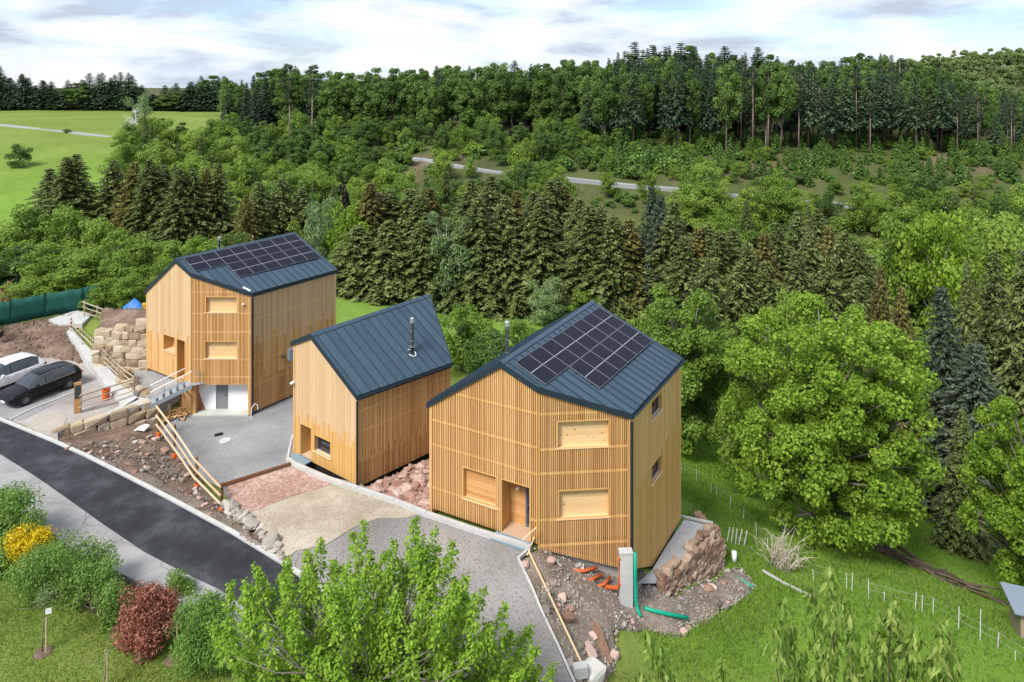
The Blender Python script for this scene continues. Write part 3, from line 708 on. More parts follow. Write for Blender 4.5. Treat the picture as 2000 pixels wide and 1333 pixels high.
def gutter(h, a, b, dz=0):
    o_ = h.rn; a3 = V(*(a+o_*.06), h.zf_r(a)-.03+dz); b3 = V(*(b+o_*.06), h.zf_r(b)-.03+dz); mb = MB(); e = (b3-a3).normalized(); x = V(o_.x, o_.y, 0)
    for p0, p1 in ((V(0,0,-.07), x*.10+V(0,0,-.07)), (x*.10+V(0,0,-.07), x*.11+V(0,0,.02)), (V(0,0,-.07), V(0,0,.03))):
        mb.add([a3+p0, b3+p0, b3+p1, a3+p1, a3+p0+V(0,0,.008)+x*.008, b3+p0+V(0,0,.008)+x*.008, b3+p1+V(0,0,.008)+x*.008, a3+p1+V(0,0,.008)+x*.008], [(0,1,2,3),(7,6,5,4),(0,4,5,1),(1,5,6,2),(2,6,7,3),(3,7,4,0)])
    mb.build('gutter', gutterm, h.roof)
def flue(h, x, y, z0, z1, r=.095, name='flue_pipe', cable=False):
    mb = MB(); mb.tube([(x, y, z0), (x, y, z0+.35)], [r*1.15, r*1.05], 14, 1)
    mb.tube([(x, y, z0+.35), (x, y, z0+.42)], r*1.55, 14, 2); mb.tube([(x, y, z0+.42), (x, y, z1-.28)], r, 14, 0)
    for k in (.35, .62, .84): zz = z0+(z1-z0)*k; mb.tube([(x, y, zz), (x, y, zz+.03)], r*1.12, 14, 2)
    o = mb.build(name, [steelp, pipem, steel], h.roof, False)
    c_ = MB(); c_.tube([(x, y, z1-.28), (x, y, z1-.2)], r*1.3, 14); c_.tube([(x, y, z1-.05), (x, y, z1)], [r*1.35, r*1.1], 14)
    for k in range(4): a = k*1.57+.4; c_.tube([(x+r*1.05*math.cos(a), y+r*1.05*math.sin(a), z1-.22), (x+r*1.05*math.cos(a), y+r*1.05*math.sin(a), z1-.04)], .014, 5)
    c_.build('cowl', steel, o)
    return o
steelp = flat('flue_steel', (.16, .16, .17), .3, .8, .5)
def downpipe(h, p, z0, z1, r=.055, name='downpipe'):
    MB().tube([(p.x, p.y, z0), (p.x, p.y, z1)], r, 10).build(name, pipem, h.root)

TANR = .398
def plane_from_ridge(P, Q, zr, tan):
    rd = (Q-P).normalized(); rn = v2(rd.y, -rd.x); return lambda p: zr-tan*(p-P).dot(rn)

# ------------------------------------------------ house by the fence: three windows wide facet, stands over the slope
L, K, C, B, A = v2(-4.12, 33.9), v2(1.19, 31.2), v2(5.50, 31.55), v2(9.36, 37.75), v2(1.55, 42.75)
P, Q = v2(-.505, 32.06), v2(4.82, 40.77); zr = 8.66
zr_r = plane_from_ridge(P, Q, zr, TANR); sL = (L-P).dot(v2((Q-P).normalized().y, -(Q-P).normalized().x))
tl = (zr-5.93)/-sL; zr_l = plane_from_ridge(P, Q, zr, -tl)
h3 = house('timber_house', 'tall slatted timber house on the right with solar panels, above the red stone wall', L, K, C, B, A, P, Q, zr_r, zr_l, .6, None)
panels(h3, (0.1639, 32.2637, 22-13.453), R(57.579), R(21.5))
zb = .66
wF = mkwall(h3, L, K, lambda t: zb)
wK = mkwall(h3, K, C, lambda t: .46-1.25*max(0, min(1, t/4.3)))
wR = mkwall(h3, C, B, lambda t: -.72-.56*min(t, 2.9)); wB = mkwall(h3, B, A, lambda t: -.4); wL = mkwall(h3, A, L, lambda t: zb-.3)
win = wF.rect(905, 923, 968, 983); win = (win[0], win[1], win[2], win[3]); door = wF.rect(979, 945, 1034, 1052)
door = (door[0], door[1], zb, door[3])
opsF = [win, door]
tp = (P-L).length
bk = backing(wF, h3.root, [(win[0]-.05, win[1]+.05, win[2]-.05, win[3]+.05), (door[0]-.05, door[1]+.05, zb-.1, door[3]+.05)], larch_back, -.15, (tp,))
clad(wF, bk, 'slat', .102, .060, .05, larch, opsF)
rails(wF, bk, [wF.px(935, 783)[1], wF.px(950, 851)[1], wF.px(950, 901)[1], wF.px(880, 966)[1]], opsF, larch_gold)
recess(wF, h3.root, win, .24, bm_=pine_warm, fm=larch_gold)
recess(wF, h3.root, door, .95, 'entrance', bm_=pine_warm, fm=larch_gold, sill=False, floor=timber('deck_larch', (.42, .28, .18), (.56, .40, .27), (.66, .5, .36)), bh=.2)
d0 = door[1]-.62; db = MB()
for (a, b, z0, z1) in ((d0, d0+.1, zb, door[3]), (d0+.1, door[1]-.01, door[3]-.1, door[3]), (d0+.1, door[1]-.01, zb, zb+.16)): wbox(wF, db, a, b, z0, z1, -.93, -.86)
dr = db.build('door', gframe, h3.root); g = MB(); wbox(wF, g, d0+.1, door[1]-.01, zb+.16, door[3]-.1, -.92, -.885); g.build('pane', glass, dr)
lp = wF.pt(d0-.35, wF.px(1006, 962)[1]-.25, -.80); g = MB(); g.tube([lp, lp+V(wF.n.x, wF.n.y, 0)*.06], .09, 12); g.tube([lp+V(wF.n.x, wF.n.y, 0)*.05, lp+V(wF.n.x, wF.n.y, 0)*.16], .065, 12); g.build('wall_lamp', whitem, h3.root, True)
w1 = wK.rect(1090, 823, 1189, 874); w2 = wK.rect(1091, 958, 1189, 1012)
cutz = lambda t: 0
bkK = backing(wK, h3.root, [(w[0]-.05, w[1]+.05, w[2]-.05, w[3]+.05) for w in (w1, w2)]+[(-.1, 9, -5, .75)], larch_back, -.15)
clad(wK, bkK, 'slat', .0965, .053, .05, larch, [w1, w2])
rails(wK, bkK, [wK.px(1140, y)[1]-.02 for y in (808, 877, 924, 1014, 1064)], [w1, w2], larch_gold, h=.11)
for w_ in (w1, w2): recess(wK, h3.root, w_, .26, fm=larch_gold)
mb = MB(); mb.bar(wK.pt(.2, wK.bot(.2)+.12, -.075), wK.pt(4.1, wK.bot(4.1)+.12, -.075), .045, .1); mb.build('rail', larch_gold, bkK)
mb = MB(); wbox(wK, mb, 0, .09, .42, wK.top(.05), -.08, .012); mb.build('corner_board', larch_gold, bkK)
mb = MB(); wbox(wK, mb, wK.len-.12, wK.len-.01, wK.bot(9), wK.top(wK.len-.05), -.08, .012); mb.build('corner_board', larch_warm, bkK)
wa = wR.rect(1273, 776, 1292, 815); wb_ = wR.rect(1273, 900, 1292, 938)
wa = (wa[0], wa[1], wa[2]+.12, wa[3]); wb_ = (wb_[0], wb_[1], wb_[2]+.12, wb_[3])
bkR = backing(wR, h3.root, [(w[0]-.05, w[1]+.05, w[2]-.05, w[3]+.05) for w in (wa, wb_)], larch_back, -.08)
clad(wR, bkR, 'board', .148, .143, .03, [larch_gold, larch_honey], [wa, wb_], [lambda t: 2.2+.18*t], rnd=.004, jj=.25)
for w_ in (wa, wb_): recess(wR, h3.root, w_, .22, back='glass', fm=larch_gold, sillout=.06)
for w_ in (wB, wL):
    b_ = backing(w_, h3.root, [], larch_back, -.08, ((Q-B).length,) if w_ is wB else ()); clad(w_, b_, 'board', .36, .35, .03, larch_pale)
downpipe(h3, off_poly(h3.poly, .05)[2], -1.2, 6.1, .075)
gutter(h3, h3.out[2], h3.out[3])
flue(h3, -.25, 34.6, 7.2, 9.65)
mb = MB(); pl = [wK.pt(.3, -.2, -.3), wK.pt(4.2, -.75, -.3), wK.pt(4.2, -.75, -4), wK.pt(.3, -.2, -4)]
base = MB(); q = off_poly(h3.poly, -.28); base.prism([V(p.x, p.y, .1) for p in q], -5.0); base.build('foundation', grainy('foundation_concrete', [(.3, (.24, .23, .22)), (.7, (.42, .41, .39))], 1, 8, .95, .4), h3.root)
# steel plate before the entrance
mb = MB(); wbox(wF, mb, door[0]-.25, door[1]+.15, .60, .66, .03, .62); mb.build('door_plate', flat('blue_grey_plate', (.20, .27, .32), .5), h3.root)

# ------------------------------------------------ middle house
L, C, B, A = v2(-12.55, 39.09), v2(-8.13, 35.9), v2(-3.62, 40.32), v2(-6.16, 46.2); P, Q = v2(-11.17, 38.09), v2(-4.78, 45.2)
zr2 = plane_through([V(*P, 7.80), V(*C, 5.22), V(*B, 5.36), V(*Q, 7.80)]); zl2 = plane_through([V(*P, zr2(P)), V(*Q, zr2(Q)), V(*L, 6.93)])
h2 = house('timber_house', 'small middle timber house with plain blue-grey metal roof and steel flue', L, None, C, B, A, P, Q, zr2, zl2, .6, (C-L).normalized(), .0)
wG = mkwall(h2, L, C, lambda t: .56); wS = mkwall(h2, C, B, lambda t: .44); wX = mkwall(h2, B, A, lambda t: 0); wY = mkwall(h2, A, L, lambda t: -1.0)
door = wG.rect(587, 840, 608, 905); door = (door[0], door[1], .62, wG.px(598, 833)[1]); win = wG.rect(614, 857, 645, 888)
opsG = [door, win]
bk = backing(wG, h2.root, [(w[0]-.05, w[1]+.05, w[2]-.05, w[3]+.05) for w in opsG], larch_back, -.08, ((P-L).length,))
clad(wG, bk, 'board', .105, .098, .03, [larch_gold, larch_pale], opsG, [lambda t: 2.75], rnd=.006, jj=.35)
recess(wG, h2.root, door, 1.0, 'entrance', back='boards', bm_=larch_back, fm=larch_gold, sill=False, floor=MATS['deck_larch'], bh=.2)
recess(wG, h2.root, win, .26, back='glass', fm=larch_gold, sillout=.06)
bkS = backing(wS, h2.root, [], larch_back, -.12)
clad(wS, bkS, 'slat', .094, .060, .04, [larch_warm, larch], [], [lambda t: 1.75], rnd=.004, jj=.35)
rails(wS, bkS, [1.65, 3.25, 4.35], [], larch_gold, -.011)
for w_ in (wX, wY): b_ = backing(w_, h2.root, [], larch_back, -.08, ((Q-B).length,) if w_ is wX else ()); clad(w_, b_, 'board', .36, .35, .03, larch_pale)
cp = off_poly(h2.poly, .06)[1]; downpipe(h2, cp, .5, 5.0, .06); gutter(h2, h2.out[1], h2.out[2])
fp = None
def roof_hit(h, u, v):
    r = ray(u, v); lo, hi = 5.0, 90.0
    for _ in range(60):
        k = (lo+hi)/2; p = v2(r[0]*k, r[1]*k)
        if CAMZ+r[2]*k > h.zf_r(p): lo = k
        else: hi = k
    return V(r[0]*k, r[1]*k, CAMZ+r[2]*k)
q = roof_hit(h2, 805, 688); fo = flue(h2, q.x, q.y, q.z-.05, q.z+2.0)
cb = MB(); pts = []
for i in range(13):
    a = -2.2+i*.42; s_ = q+V(math.cos(a)*.24, math.sin(a)*.2-.12, 0); pts.append(V(s_.x, s_.y, zr2(v2(s_.x, s_.y))+.05))
cb.tube(pts, .022, 6).build('cable', whitem, fo)
lp = wG.pt(.12, wG.px(575, 747)[1], .03); g = MB(); g.tube([lp, lp+V(*wG.n, 0)*.05], .09, 10); g.tube([lp+V(*wG.n, 0)*.05, lp+V(*wG.n, 0)*.22], .07, 10); g.build('wall_lamp', whitem, h2.root, True)
mb = MB(); wbox(wG, mb, door[0]-.35, door[1]+.1, .60, .65, .03, .65); mb.build('door_plate', MATS['blue_grey_plate'], h2.root)
base = MB(); base.prism([V(p.x, p.y, .5) for p in off_poly(h2.poly, -.2)], -2.2); base.build('foundation', voidm, h2.root)

# ------------------------------------------------ house on the left, over the court
L, K, C, B, A = v2(-26.8, 49.97), v2(-22.17, 47.14), v2(-17.94, 47.12), v2(-13.64, 52.95), v2(-20.94, 58.4); P, Q = v2(-23.64, 48.04), v2(-17.86, 56.14); zr = 9.24
zr_r = plane_from_ridge(P, Q, zr, TANR); sL = (L-P).dot(v2((Q-P).normalized().y, -(Q-P).normalized().x)); zr_l = plane_from_ridge(P, Q, zr, -(zr-6.48)/-sL)
h1 = house('timber_house', 'three-storey timber house on the left with solar panels and white basement front', L, K, C, B, A, P, Q, zr_r, zr_l, -1.3, None)
panels(h1, (-23.2374, 48.2694, 22-12.798), R(53.163), R(21.9))
tc_ = 3.55
wF = mkwall(h1, L, K, lambda t: .78 if t < tc_ else -1.25)
wK = mkwall(h1, K, C, lambda t: -1.25); wR = mkwall(h1, C, B, lambda t: -1.12); wB = mkwall(h1, B, A, lambda t: -1.2); wL = mkwall(h1, A, L, lambda t: .3)
win = wF.rect(319, 657, 342, 687); door = wF.rect(345, 665, 361, 735); door = (door[0], door[1], .92, door[3])
opsF = [win, door]
bk = backing(wF, h1.root, [(w[0]-.05, w[1]+.05, w[2]-.05, w[3]+.05) for w in opsF], larch_back, -.08, ((P-L).length, tc_))
clad(wF, bk, 'board', .142, .136, .03, [larch, larch_pale], opsF, [lambda t: 3.6], rnd=.005, jj=.5)
recess(wF, h1.root, win, .7, back='boards', bm_=pine_warm, fm=larch_gold, sillout=.06)
recess(wF, h1.root, door, .7, 'entrance', back='boards', bm_=pine_warm, fm=larch_gold, sill=False, floor=MATS['deck_larch'])
w1 = wK.rect(402, 581, 463, 611); w2 = wK.rect(400, 668, 463, 701); gar = wK.rect(381, 756, 484, 803); gar = (gar[0], gar[1], -2.0, wK.px(430, 752)[1])
ops = [w1, w2, gar]
bkK = backing(wK, h1.root, [(w[0]-.05, w[1]+.05, w[2]-.05, w[3]+.05) for w in (w1, w2)]+[(gar[0]-.02, gar[1]+.02, -3, gar[3]+.02)], larch_back, -.15)
clad(wK, bkK, 'slat', .0965, .062, .05, larch, ops)
rails(wK, bkK, [wK.px(430, y)[1]-.05 for y in (571, 613, 649, 703, 737)], ops, larch_gold, h=.11)
for w_ in (w1, w2): recess(wK, h1.root, w_, .26, fm=larch_gold)
gb = MB(); dl, dr_ = wK.px(414, 780)[0], wK.px(438.5, 780)[0]
wbox(wK, gb, gar[0]-.1, dl, -1.2, gar[3]+.1, -.75, -.62); wbox(wK, gb, dr_, gar[1]+.1, -1.2, gar[3]+.1, -.75, -.62); wbox(wK, gb, dl, dr_, gar[3]-.0, gar[3]+.1, -.75, -.62)
gb.build('basement_wall', whitem, h1.root)
gd = MB(); wbox(wK, gd, dl, dr_, -1.2, gar[3], -.75, -.68); gdo = gd.build('door', greydoor, h1.root)
g = MB(); hp = wK.pt(dr_-.14, -.25, -.66); g.bar(hp, hp-V(*wK.e, 0)*.14, .03, .03); g.build('handle', pipem, gdo)
g = MB(); g.add([wK.pt(gar[0]-.05, -1.2, -.5), wK.pt(gar[0]+.42, -1.2, -.5), wK.pt(gar[0]-.05, .1, -.5), wK.pt(gar[0]-.05, -1.2, -.6), wK.pt(gar[0]+.42, -1.2, -.6), wK.pt(gar[0]-.05, .1, -.6)], [(0,1,2),(5,4,3),(0,3,4,1),(1,4,5,2),(2,5,3,0)]); g.build('brick_pier', brick, h1.root)
g = MB(); wbox(wK, g, gar[0]-.1, gar[1]+.1, -1.4, -1.2, -.78, .18); g.build('threshold_slab', slabcon, h1.root)
g = MB(); wbox(wK, g, gar[0]-.2, gar[0], -1.25, gar[3]+.2, -.62, -.05); wbox(wK, g, gar[1], gar[1]+.2, -1.25, gar[3]+.2, -.62, -.05); wbox(wK, g, gar[0]-.1, gar[1]+.1, gar[3]+.12, gar[3]+.2, -.62, -.05); g.build('basement_reveal', larch_warm, h1.root)
bkR = backing(wR, h1.root, [], larch_back, -.12)
clad(wR, bkR, 'slat', .100, .068, .04, [larch_warm, larch, larch_pale], [], [lambda t: 1.0, lambda t: 3.5], rnd=.004, jj=.55)
rails(wR, bkR, [-.9, .6, 2.2, 3.7, 5.2], [], larch_gold, -.011)
for w_ in (wB, wL): b_ = backing(w_, h1.root, [], larch_back, -.08, ((Q-B).length,) if w_ is wB else ()); clad(w_, b_, 'board', .36, .35, .03, larch_pale)
downpipe(h1, off_poly(h1.poly, .06)[2], -1.3, 6.8, .07)
flue(h1, -18.9, 51.4+.9, 8.0, 10.05, .09) if False else flue(h1, aty(428, 470, 53.6).x, 53.6, 8.2, aty(428, 463, 53.6).z)
MB().tube([roof_hit(h1, 475, 563)+V(0,0,.05), roof_hit(h1, 489, 570)+V(0,0,.05)], .06, 8).build('spare_pipe', whitem, h1.roof)
lp = wK.px(476, 594); q = wK.pt(lp[0], lp[1], .01); MB().tube([q, q+V(*wK.n, 0)*.14], .07, 10).build('wall_lamp', whitem, h1.root, True)
q = wR.pt(*wR.px(551, 696), .0); MB().tube([q, q+V(*wR.n, 0)*.3], .09, 10).build('vent_pipe', steelp, h1.root)
q = wR.px(566, 690); g = MB(); wbox(wR, g, q[0]-.22, q[0]+.25, q[1]-.5, q[1]+.35, 0, .28); g.build('heat_pump_unit', flat('unit_grey', (.27, .32, .35), .5), h1.root)
base = MB(); q = off_poly(h1.poly, -1.0); base.prism([V(p.x, p.y, -1.25) for p in q], -2.4); base.build('foundation', voidm, h1.root)
# ================================================================ stone walls, fences, stair, site things
sand = None
def stone_mat(name, stops, sc=1.6):
    m, t, p = new_mat(name); oi = N(t, 'ShaderNodeObjectInfo'); a = tex(t, sc, 5, .65); b = tex(t, 9, 5, .7)
    f = math_n(t, 'ADD', math_n(t, 'MULTIPLY', oi.outputs['Random'], .42), math_n(t, 'ADD', math_n(t, 'MULTIPLY', a.outputs['Fac'], .4), math_n(t, 'MULTIPLY', b.outputs['Fac'], .22)))
    r = ramp(t, f, stops); t.links.new(r.outputs[0], p.inputs['Base Color']); p.inputs['Roughness'].default_value = .92; p.inputs['Specular IOR Level'].default_value = .15
    bump(t, p, b.outputs['Fac'], .6, .03); return m
sandst = stone_mat('sandstone', [(.25, (.17, .12, .075)), (.42, (.32, .245, .155)), (.62, (.45, .375, .27)), (.82, (.58, .53, .45))])
redst = stone_mat('red_sandstone', [(.25, (.15, .085, .060)), (.45, (.27, .175, .125)), (.65, (.37, .27, .20)), (.88, (.47, .39, .31))])
redrub = stone_mat('red_rubble', [(.25, (.20, .10, .075)), (.5, (.37, .23, .18)), (.8, (.58, .44, .38))])
greyst = stone_mat('grey_rubble', [(.25, (.14, .12, .10)), (.5, (.28, .25, .215)), (.8, (.48, .44, .40))])
def stone_template(i, jit=.10, bev=.22):
    r = random.Random(100+i); vs = []; fs = []; ids = {}
    for x in (-1, 1):
        for y in (-1, 1):
            for z in (-1, 1):
                j = [1+r.uniform(-jit, jit)*1.6 for _ in range(3)]
                for k in range(3):
                    p = [x*.5*j[0], y*.5*j[1], z*.5*j[2]]
                    for q in range(3):
                        if q != k: p[q] *= (1-bev*r.uniform(.6, 1.5))
                    ids[(x, y, z, k)] = len(vs); vs.append(p)
    for k in range(3):
        a, b = [q for q in range(3) if q != k]
        for s in (-1, 1):
            f = []
            for (u, v) in ((-1, -1), (1, -1), (1, 1), (-1, 1)):
                c = [0, 0, 0]; c[k] = s; c[a] = u; c[b] = v; f.append(ids[(*c, k)])
            fs.append(f)
    for k in range(3):
        a, b = [q for q in range(3) if q != k]
        for u in (-1, 1):
            for v in (-1, 1):
                c0 = [0]*3; c0[a] = u; c0[b] = v; c1 = list(c0); c0[k] = -1; c1[k] = 1
                fs.append([ids[(*c0, a)], ids[(*c1, a)], ids[(*c1, b)], ids[(*c0, b)]])
    for x in (-1, 1):
        for y in (-1, 1):
            for z in (-1, 1): fs.append([ids[(x, y, z, k)] for k in range(3)])
    me = mesh('stone', vs, fs); bm = bmesh.new(); bm.from_mesh(me); bmesh.ops.recalc_face_normals(bm, faces=bm.faces); bm.to_mesh(me); bm.free(); return me
TPL = {}
def stone_set(key, mat, n=8, jit=.10, bev=.22):
    if key not in TPL:
        TPL[key] = []
        for i in range(n):
            me = stone_template(i+hash(len(key)) % 50, jit, bev); me.materials.append(mat); TPL[key].append(me)
    return random.choice(TPL[key])
def put(me, name, parent, loc, scale, rot):
    o = bpy.data.objects.new(name, me); COL.objects.link(o)
    if parent is not None: o.parent = parent; o.matrix_parent_inverse = Matrix.Translation(-wloc(parent))
    o.location = loc; o.scale = scale; o.rotation_euler = rot; return o
def stone_wall(root, A, B, ztop, zbot, h, lmin, lmax, depth, key, mat, batter=.12, face=None, jit=.1, bev=.2, rough=.04):
    A, B = v2(A.x, A.y), v2(B.x, B.y); e = (B-A).normalized(); ln = (B-A).length; n = v2(e.y, -e.x)
    if n.dot(v2(0, 0)-(A+B)/2) < 0: n = -n
    if face is not None: n = face
    ang = math.atan2(e.y, e.x); hi = max(ztop(0), ztop(ln)); lo = min(zbot(0), zbot(ln)); z = hi; row = 0
    while z > lo-.1:
        hh = h*random.uniform(.85, 1.15); t = -random.uniform(0, lmin*.6)
        while t < ln:
            l = random.uniform(lmin, lmax); tm = min(max(t+l/2, 0), ln)
            zt = min(z, ztop(tm))
            if zt-hh*.5 < ztop(tm)-.02+hh*.0 and z-hh*.35 < ztop(tm) and z > zbot(tm)-.05:
                c = A+e*(t+l/2)+n*((hi-z)*batter+random.uniform(-rough, rough))
                put(stone_set(key, mat, 10, jit, bev), 'stone', root, (c.x, c.y, z-hh/2), (l*.99, depth*random.uniform(.9, 1.1), hh*1.03), (random.uniform(-.05, .05), random.uniform(-.04, .04), ang+random.uniform(-.06, .06)))
            t += l
        z -= hh*.985; row += 1
# front wall of the parking ground
A, B = at(106,842,0.02), at(307,779,0.02)
r1 = empty('stone_wall', (A+B)/2-V(0,0,1.5), 'low wall of big beige sandstone blocks below the parking ground, facing the road', 'stone wall')
stone_wall(r1, A, B, lambda t: .08, lambda t: -.35-1.1*t/5.9, .52, .7, 1.35, .55, 'sand', sandst, .1, None, .15, .22)
mb = MB(); mb.prism([at(112,842,-.12), at(305,780,-.12), at(300,768,-.12), at(100,830,-.12)], -2.0); mb.build('core', dirt, r1)
r2 = empty('stone_wall', at(240,700,.7), 'high retaining wall of beige sandstone blocks beside the left house', 'stone wall')
A, B = aty(196,655,51.8), aty(300,640,50.9)
stone_wall(r2, A, B, lambda t: 2.9+.95*t/4, lambda t: .5, .5, .6, 1.2, .6, 'sand', sandst, .16, None, .15, .22)
A, B = at(258,735,.9), at(303,776,.25)
stone_wall(r2, at(236,722,1.25), at(304,777,.2), lambda t: 1.35-1.0*t/2.6, lambda t: -.2, .5, .7, 1.2, .6, 'sand', sandst, .1, v2(.6, -.2), .15, .22)
mb = MB(); a_, b_ = aty(196,655,52.5), aty(300,640,51.6); mb.prism([V(a_.x, a_.y, 2.6), V(b_.x, b_.y, 3.4), V(b_.x, b_.y+1, 3.5), V(a_.x, a_.y+1, 2.7)], -.5); mb.build('core', dirt, r2)
# dry wall of red stone on the right of the right house
A, B = at(1288,1128,-.55), at(1412,1030,-.30)
A = V(7.0, 32.35, 0); B = V(11.05, 37.2, 0); ln = (B-A).length
r3 = empty('stone_wall', ((A+B)/2).to_3d()+V(0,0,-4.5), 'dry-laid wall of reddish flat stones on the right of the right-hand house', 'stone wall')
fn = v2(.77, -.64)
stone_wall(r3, A, B, lambda t: -1.95-.5*t/ln, lambda t: -2.9-2.5*t/ln, .21, .28, .66, .40, 'red', redst, .16, fn, .16, .3, .05)
B2 = V(10.6, 38.4, 0)
stone_wall(r3, B, B2, lambda t: -2.6, lambda t: -5.4, .22, .3, .62, .38, 'red', redst, .14, v2(.9, .4), .16, .3, .05)
for i in range(16):
    t = random.uniform(0, ln); q = A+(B-A).normalized()*t; put(stone_set('red', redst), 'stone', r3, (q.x-.12, q.y+.1, -1.88-.5*t/ln), (random.uniform(.3, .6), .35, .2), (random.uniform(-.3, .3), random.uniform(-.3, .3), random.uniform(0, 3)))
hw = [(5.95, 31.75), (9.5, 37.5)]
gravel_l = grainy('light_gravel', [(.33, (.22, .23, .24)), (.5, (.38, .39, .40)), (.68, (.56, .57, .58))], .4, 15, .95, .9, .04, .6)
strip_sheet('gravel_fill', [V(5.75, 31.5, -1.35), V(6.85, 33.4, -2.1), V(8.1, 35.6, -2.35), V(9.6, 38.0, -2.6)], [V(6.9, 32.45, -2.05), V(8.35, 34.15, -2.15), V(9.8, 35.85, -2.33), V(10.95, 37.3, -2.5)], gravel_l, 4, 5, 2.8)
kerb('white_edging', [at(1330,1009,-2.6), at(1392,1022,-2.4)], .10, .12)

# loose stones
def scatter_stones(parent, poly, n, hf, key, mat, smin, smax, seed, flat_=.6):
    r = random.Random(seed); xs = [p.x for p in poly]; ys = [p.y for p in poly]; pl = [(p.x, p.y) for p in poly]; k = 0; tries = 0
    while k < n and tries < n*60:
        tries += 1; x, y = r.uniform(min(xs), max(xs)), r.uniform(min(ys), max(ys))
        if not inside(np.array([x]), np.array([y]), pl)[0]: continue
        s = smin+(smax-smin)*r.random()**2.2
        put(stone_set(key, mat, 10, .16, .32), 'stone', parent, (x, y, float(hf(np.array([x]), np.array([y]))[0])+s*.12), (s*r.uniform(.8, 1.5), s, s*flat_*r.uniform(.7, 1.2)), (r.uniform(-.5, .5), r.uniform(-.5, .5), r.uniform(0, 6.3))); k += 1
def rubble(name, poly, n, hf, mats, smin, smax, seed):
    r = np.random.default_rng(seed); xs = [p.x for p in poly]; ys = [p.y for p in poly]; pl = [(p.x, p.y) for p in poly]
    x = r.uniform(min(xs), max(xs), n*4); y = r.uniform(min(ys), max(ys), n*4); k = inside(x, y, pl); x, y = x[k][:n], y[k][:n]; n = len(x)
    z = hf(x, y); s = smin+(smax-smin)*r.random(n)**2.5
    base = np.array([(-1,-1,-.5),(1,-1,-.5),(1,1,-.5),(-1,1,-.5),(-.6,-.6,.6),(.7,-.6,.5),(.6,.7,.6),(-.7,.6,.5)])*.5
    a = r.uniform(0, 6.28, n); ca, sa = np.cos(a), np.sin(a); sh = base[None]*r.uniform(.7, 1.3, (n, 8, 3))*s[:, None, None]
    vx = sh[..., 0]*ca[:, None]-sh[..., 1]*sa[:, None]; vy = sh[..., 0]*sa[:, None]+sh[..., 1]*ca[:, None]
    v = np.stack([vx+x[:, None], vy+y[:, None], sh[..., 2]+z[:, None]+s[:, None]*.1], 2).reshape(-1, 3)
    q = np.array([(4,5,6,7),(0,1,5,4),(1,2,6,5),(2,3,7,6),(3,0,4,7)]); f = (q[None]+8*np.arange(n)[:, None, None]).reshape(-1, 4)
    o = link(name, big_mesh(name, v, f), None, mats); return tag(o, kind='stuff')
bed = [at(738,968,.5), at(840,905,.2), at(850,1010,.5), at(832,1003,.5), at(770,976,.5)]
H_bed = lambda X, Y: .42-.06*(Y-36)*0+.05*fbm(X, Y, 61, 4, 2)
rb = patch('stone_bed', [(-7.9, 35.9), (-2.9, 40.6), (-1.2, 39.8), (-3.9, 33.9), (-4.2, 33.7)], redgravel, .2, .08, 0, lambda X, Y: .42+0*X, 61, 1.5)
scatter_stones(rb, [v2(-7.6, 35.8), v2(-3.0, 40.3), v2(-1.6, 39.4), v2(-4.0, 34.0)], 190, H_bed, 'redrub', redrub, .16, .48, 5)
bank = [at(110,869,0), at(330,976,.2), at(548,1098,.5), at(500,1020,.4), at(436,990,.1), at(345,895,-1), at(316,846,-1.2), at(180,866,-.4)]
bk_o = bpy.data.objects['earth_bank']; scatter_stones(bk_o, bank, 55, lambda X, Y: H_slope(X, Y)+.03, 'greyst', greyst, .10, .34, 6)
scatter_stones(bk_o, bank, 40, lambda X, Y: H_slope(X, Y)+.03, 'redrub', redrub, .12, .45, 16)
rubble('rubble_on_bank', bank, 1500, lambda X, Y: H_slope(X, Y)+.05, greyst, .04, .14, 7)
si_o = bpy.data.objects['building_site_earth']; site = fr
scatter_stones(si_o, site, 45, lambda X, Y: H_fr(X, Y)+.04, 'greyst', greyst, .10, .36, 8); scatter_stones(si_o, site, 34, lambda X, Y: H_fr(X, Y)+.04, 'redrub', redrub, .10, .40, 18)
rubble('rubble_on_site', site, 2000, lambda X, Y: H_fr(X, Y)+.06, greyst, .035, .12, 9)
edge = [at(442,985,.5), at(470,1003,.55), at(495,1022,.58), at(530,1062,.58), at(560,1096,.58), at(549,1098,.5), at(505,1042,.5), at(470,1018,.45), at(436,992,.3)]
eo = patch('stone_edge', [(p.x, p.y) for p in edge], greydirt, .07, .04, 0, local_fit(edge), 71, 2, .5, .04)
scatter_stones(eo, edge, 60, lambda X, Y: local_fit(edge)(X, Y)+.04, 'greyst', stone_mat('pale_stone', [(.2, (.42, .38, .30)), (.6, (.62, .60, .55)), (.9, (.76, .75, .72))]), .18, .55, 10)
rubble('rubble_on_brown_bank', [Vector(p) for p in ug], 900, lambda X, Y: H_ug(X, Y)+.03, dirt, .06, .25, 12)
rubble('gravel_chips_on_yard', [Vector(p) for p in yard], 2500, lambda X, Y: .6+0*X, greyst, .03, .09, 13)

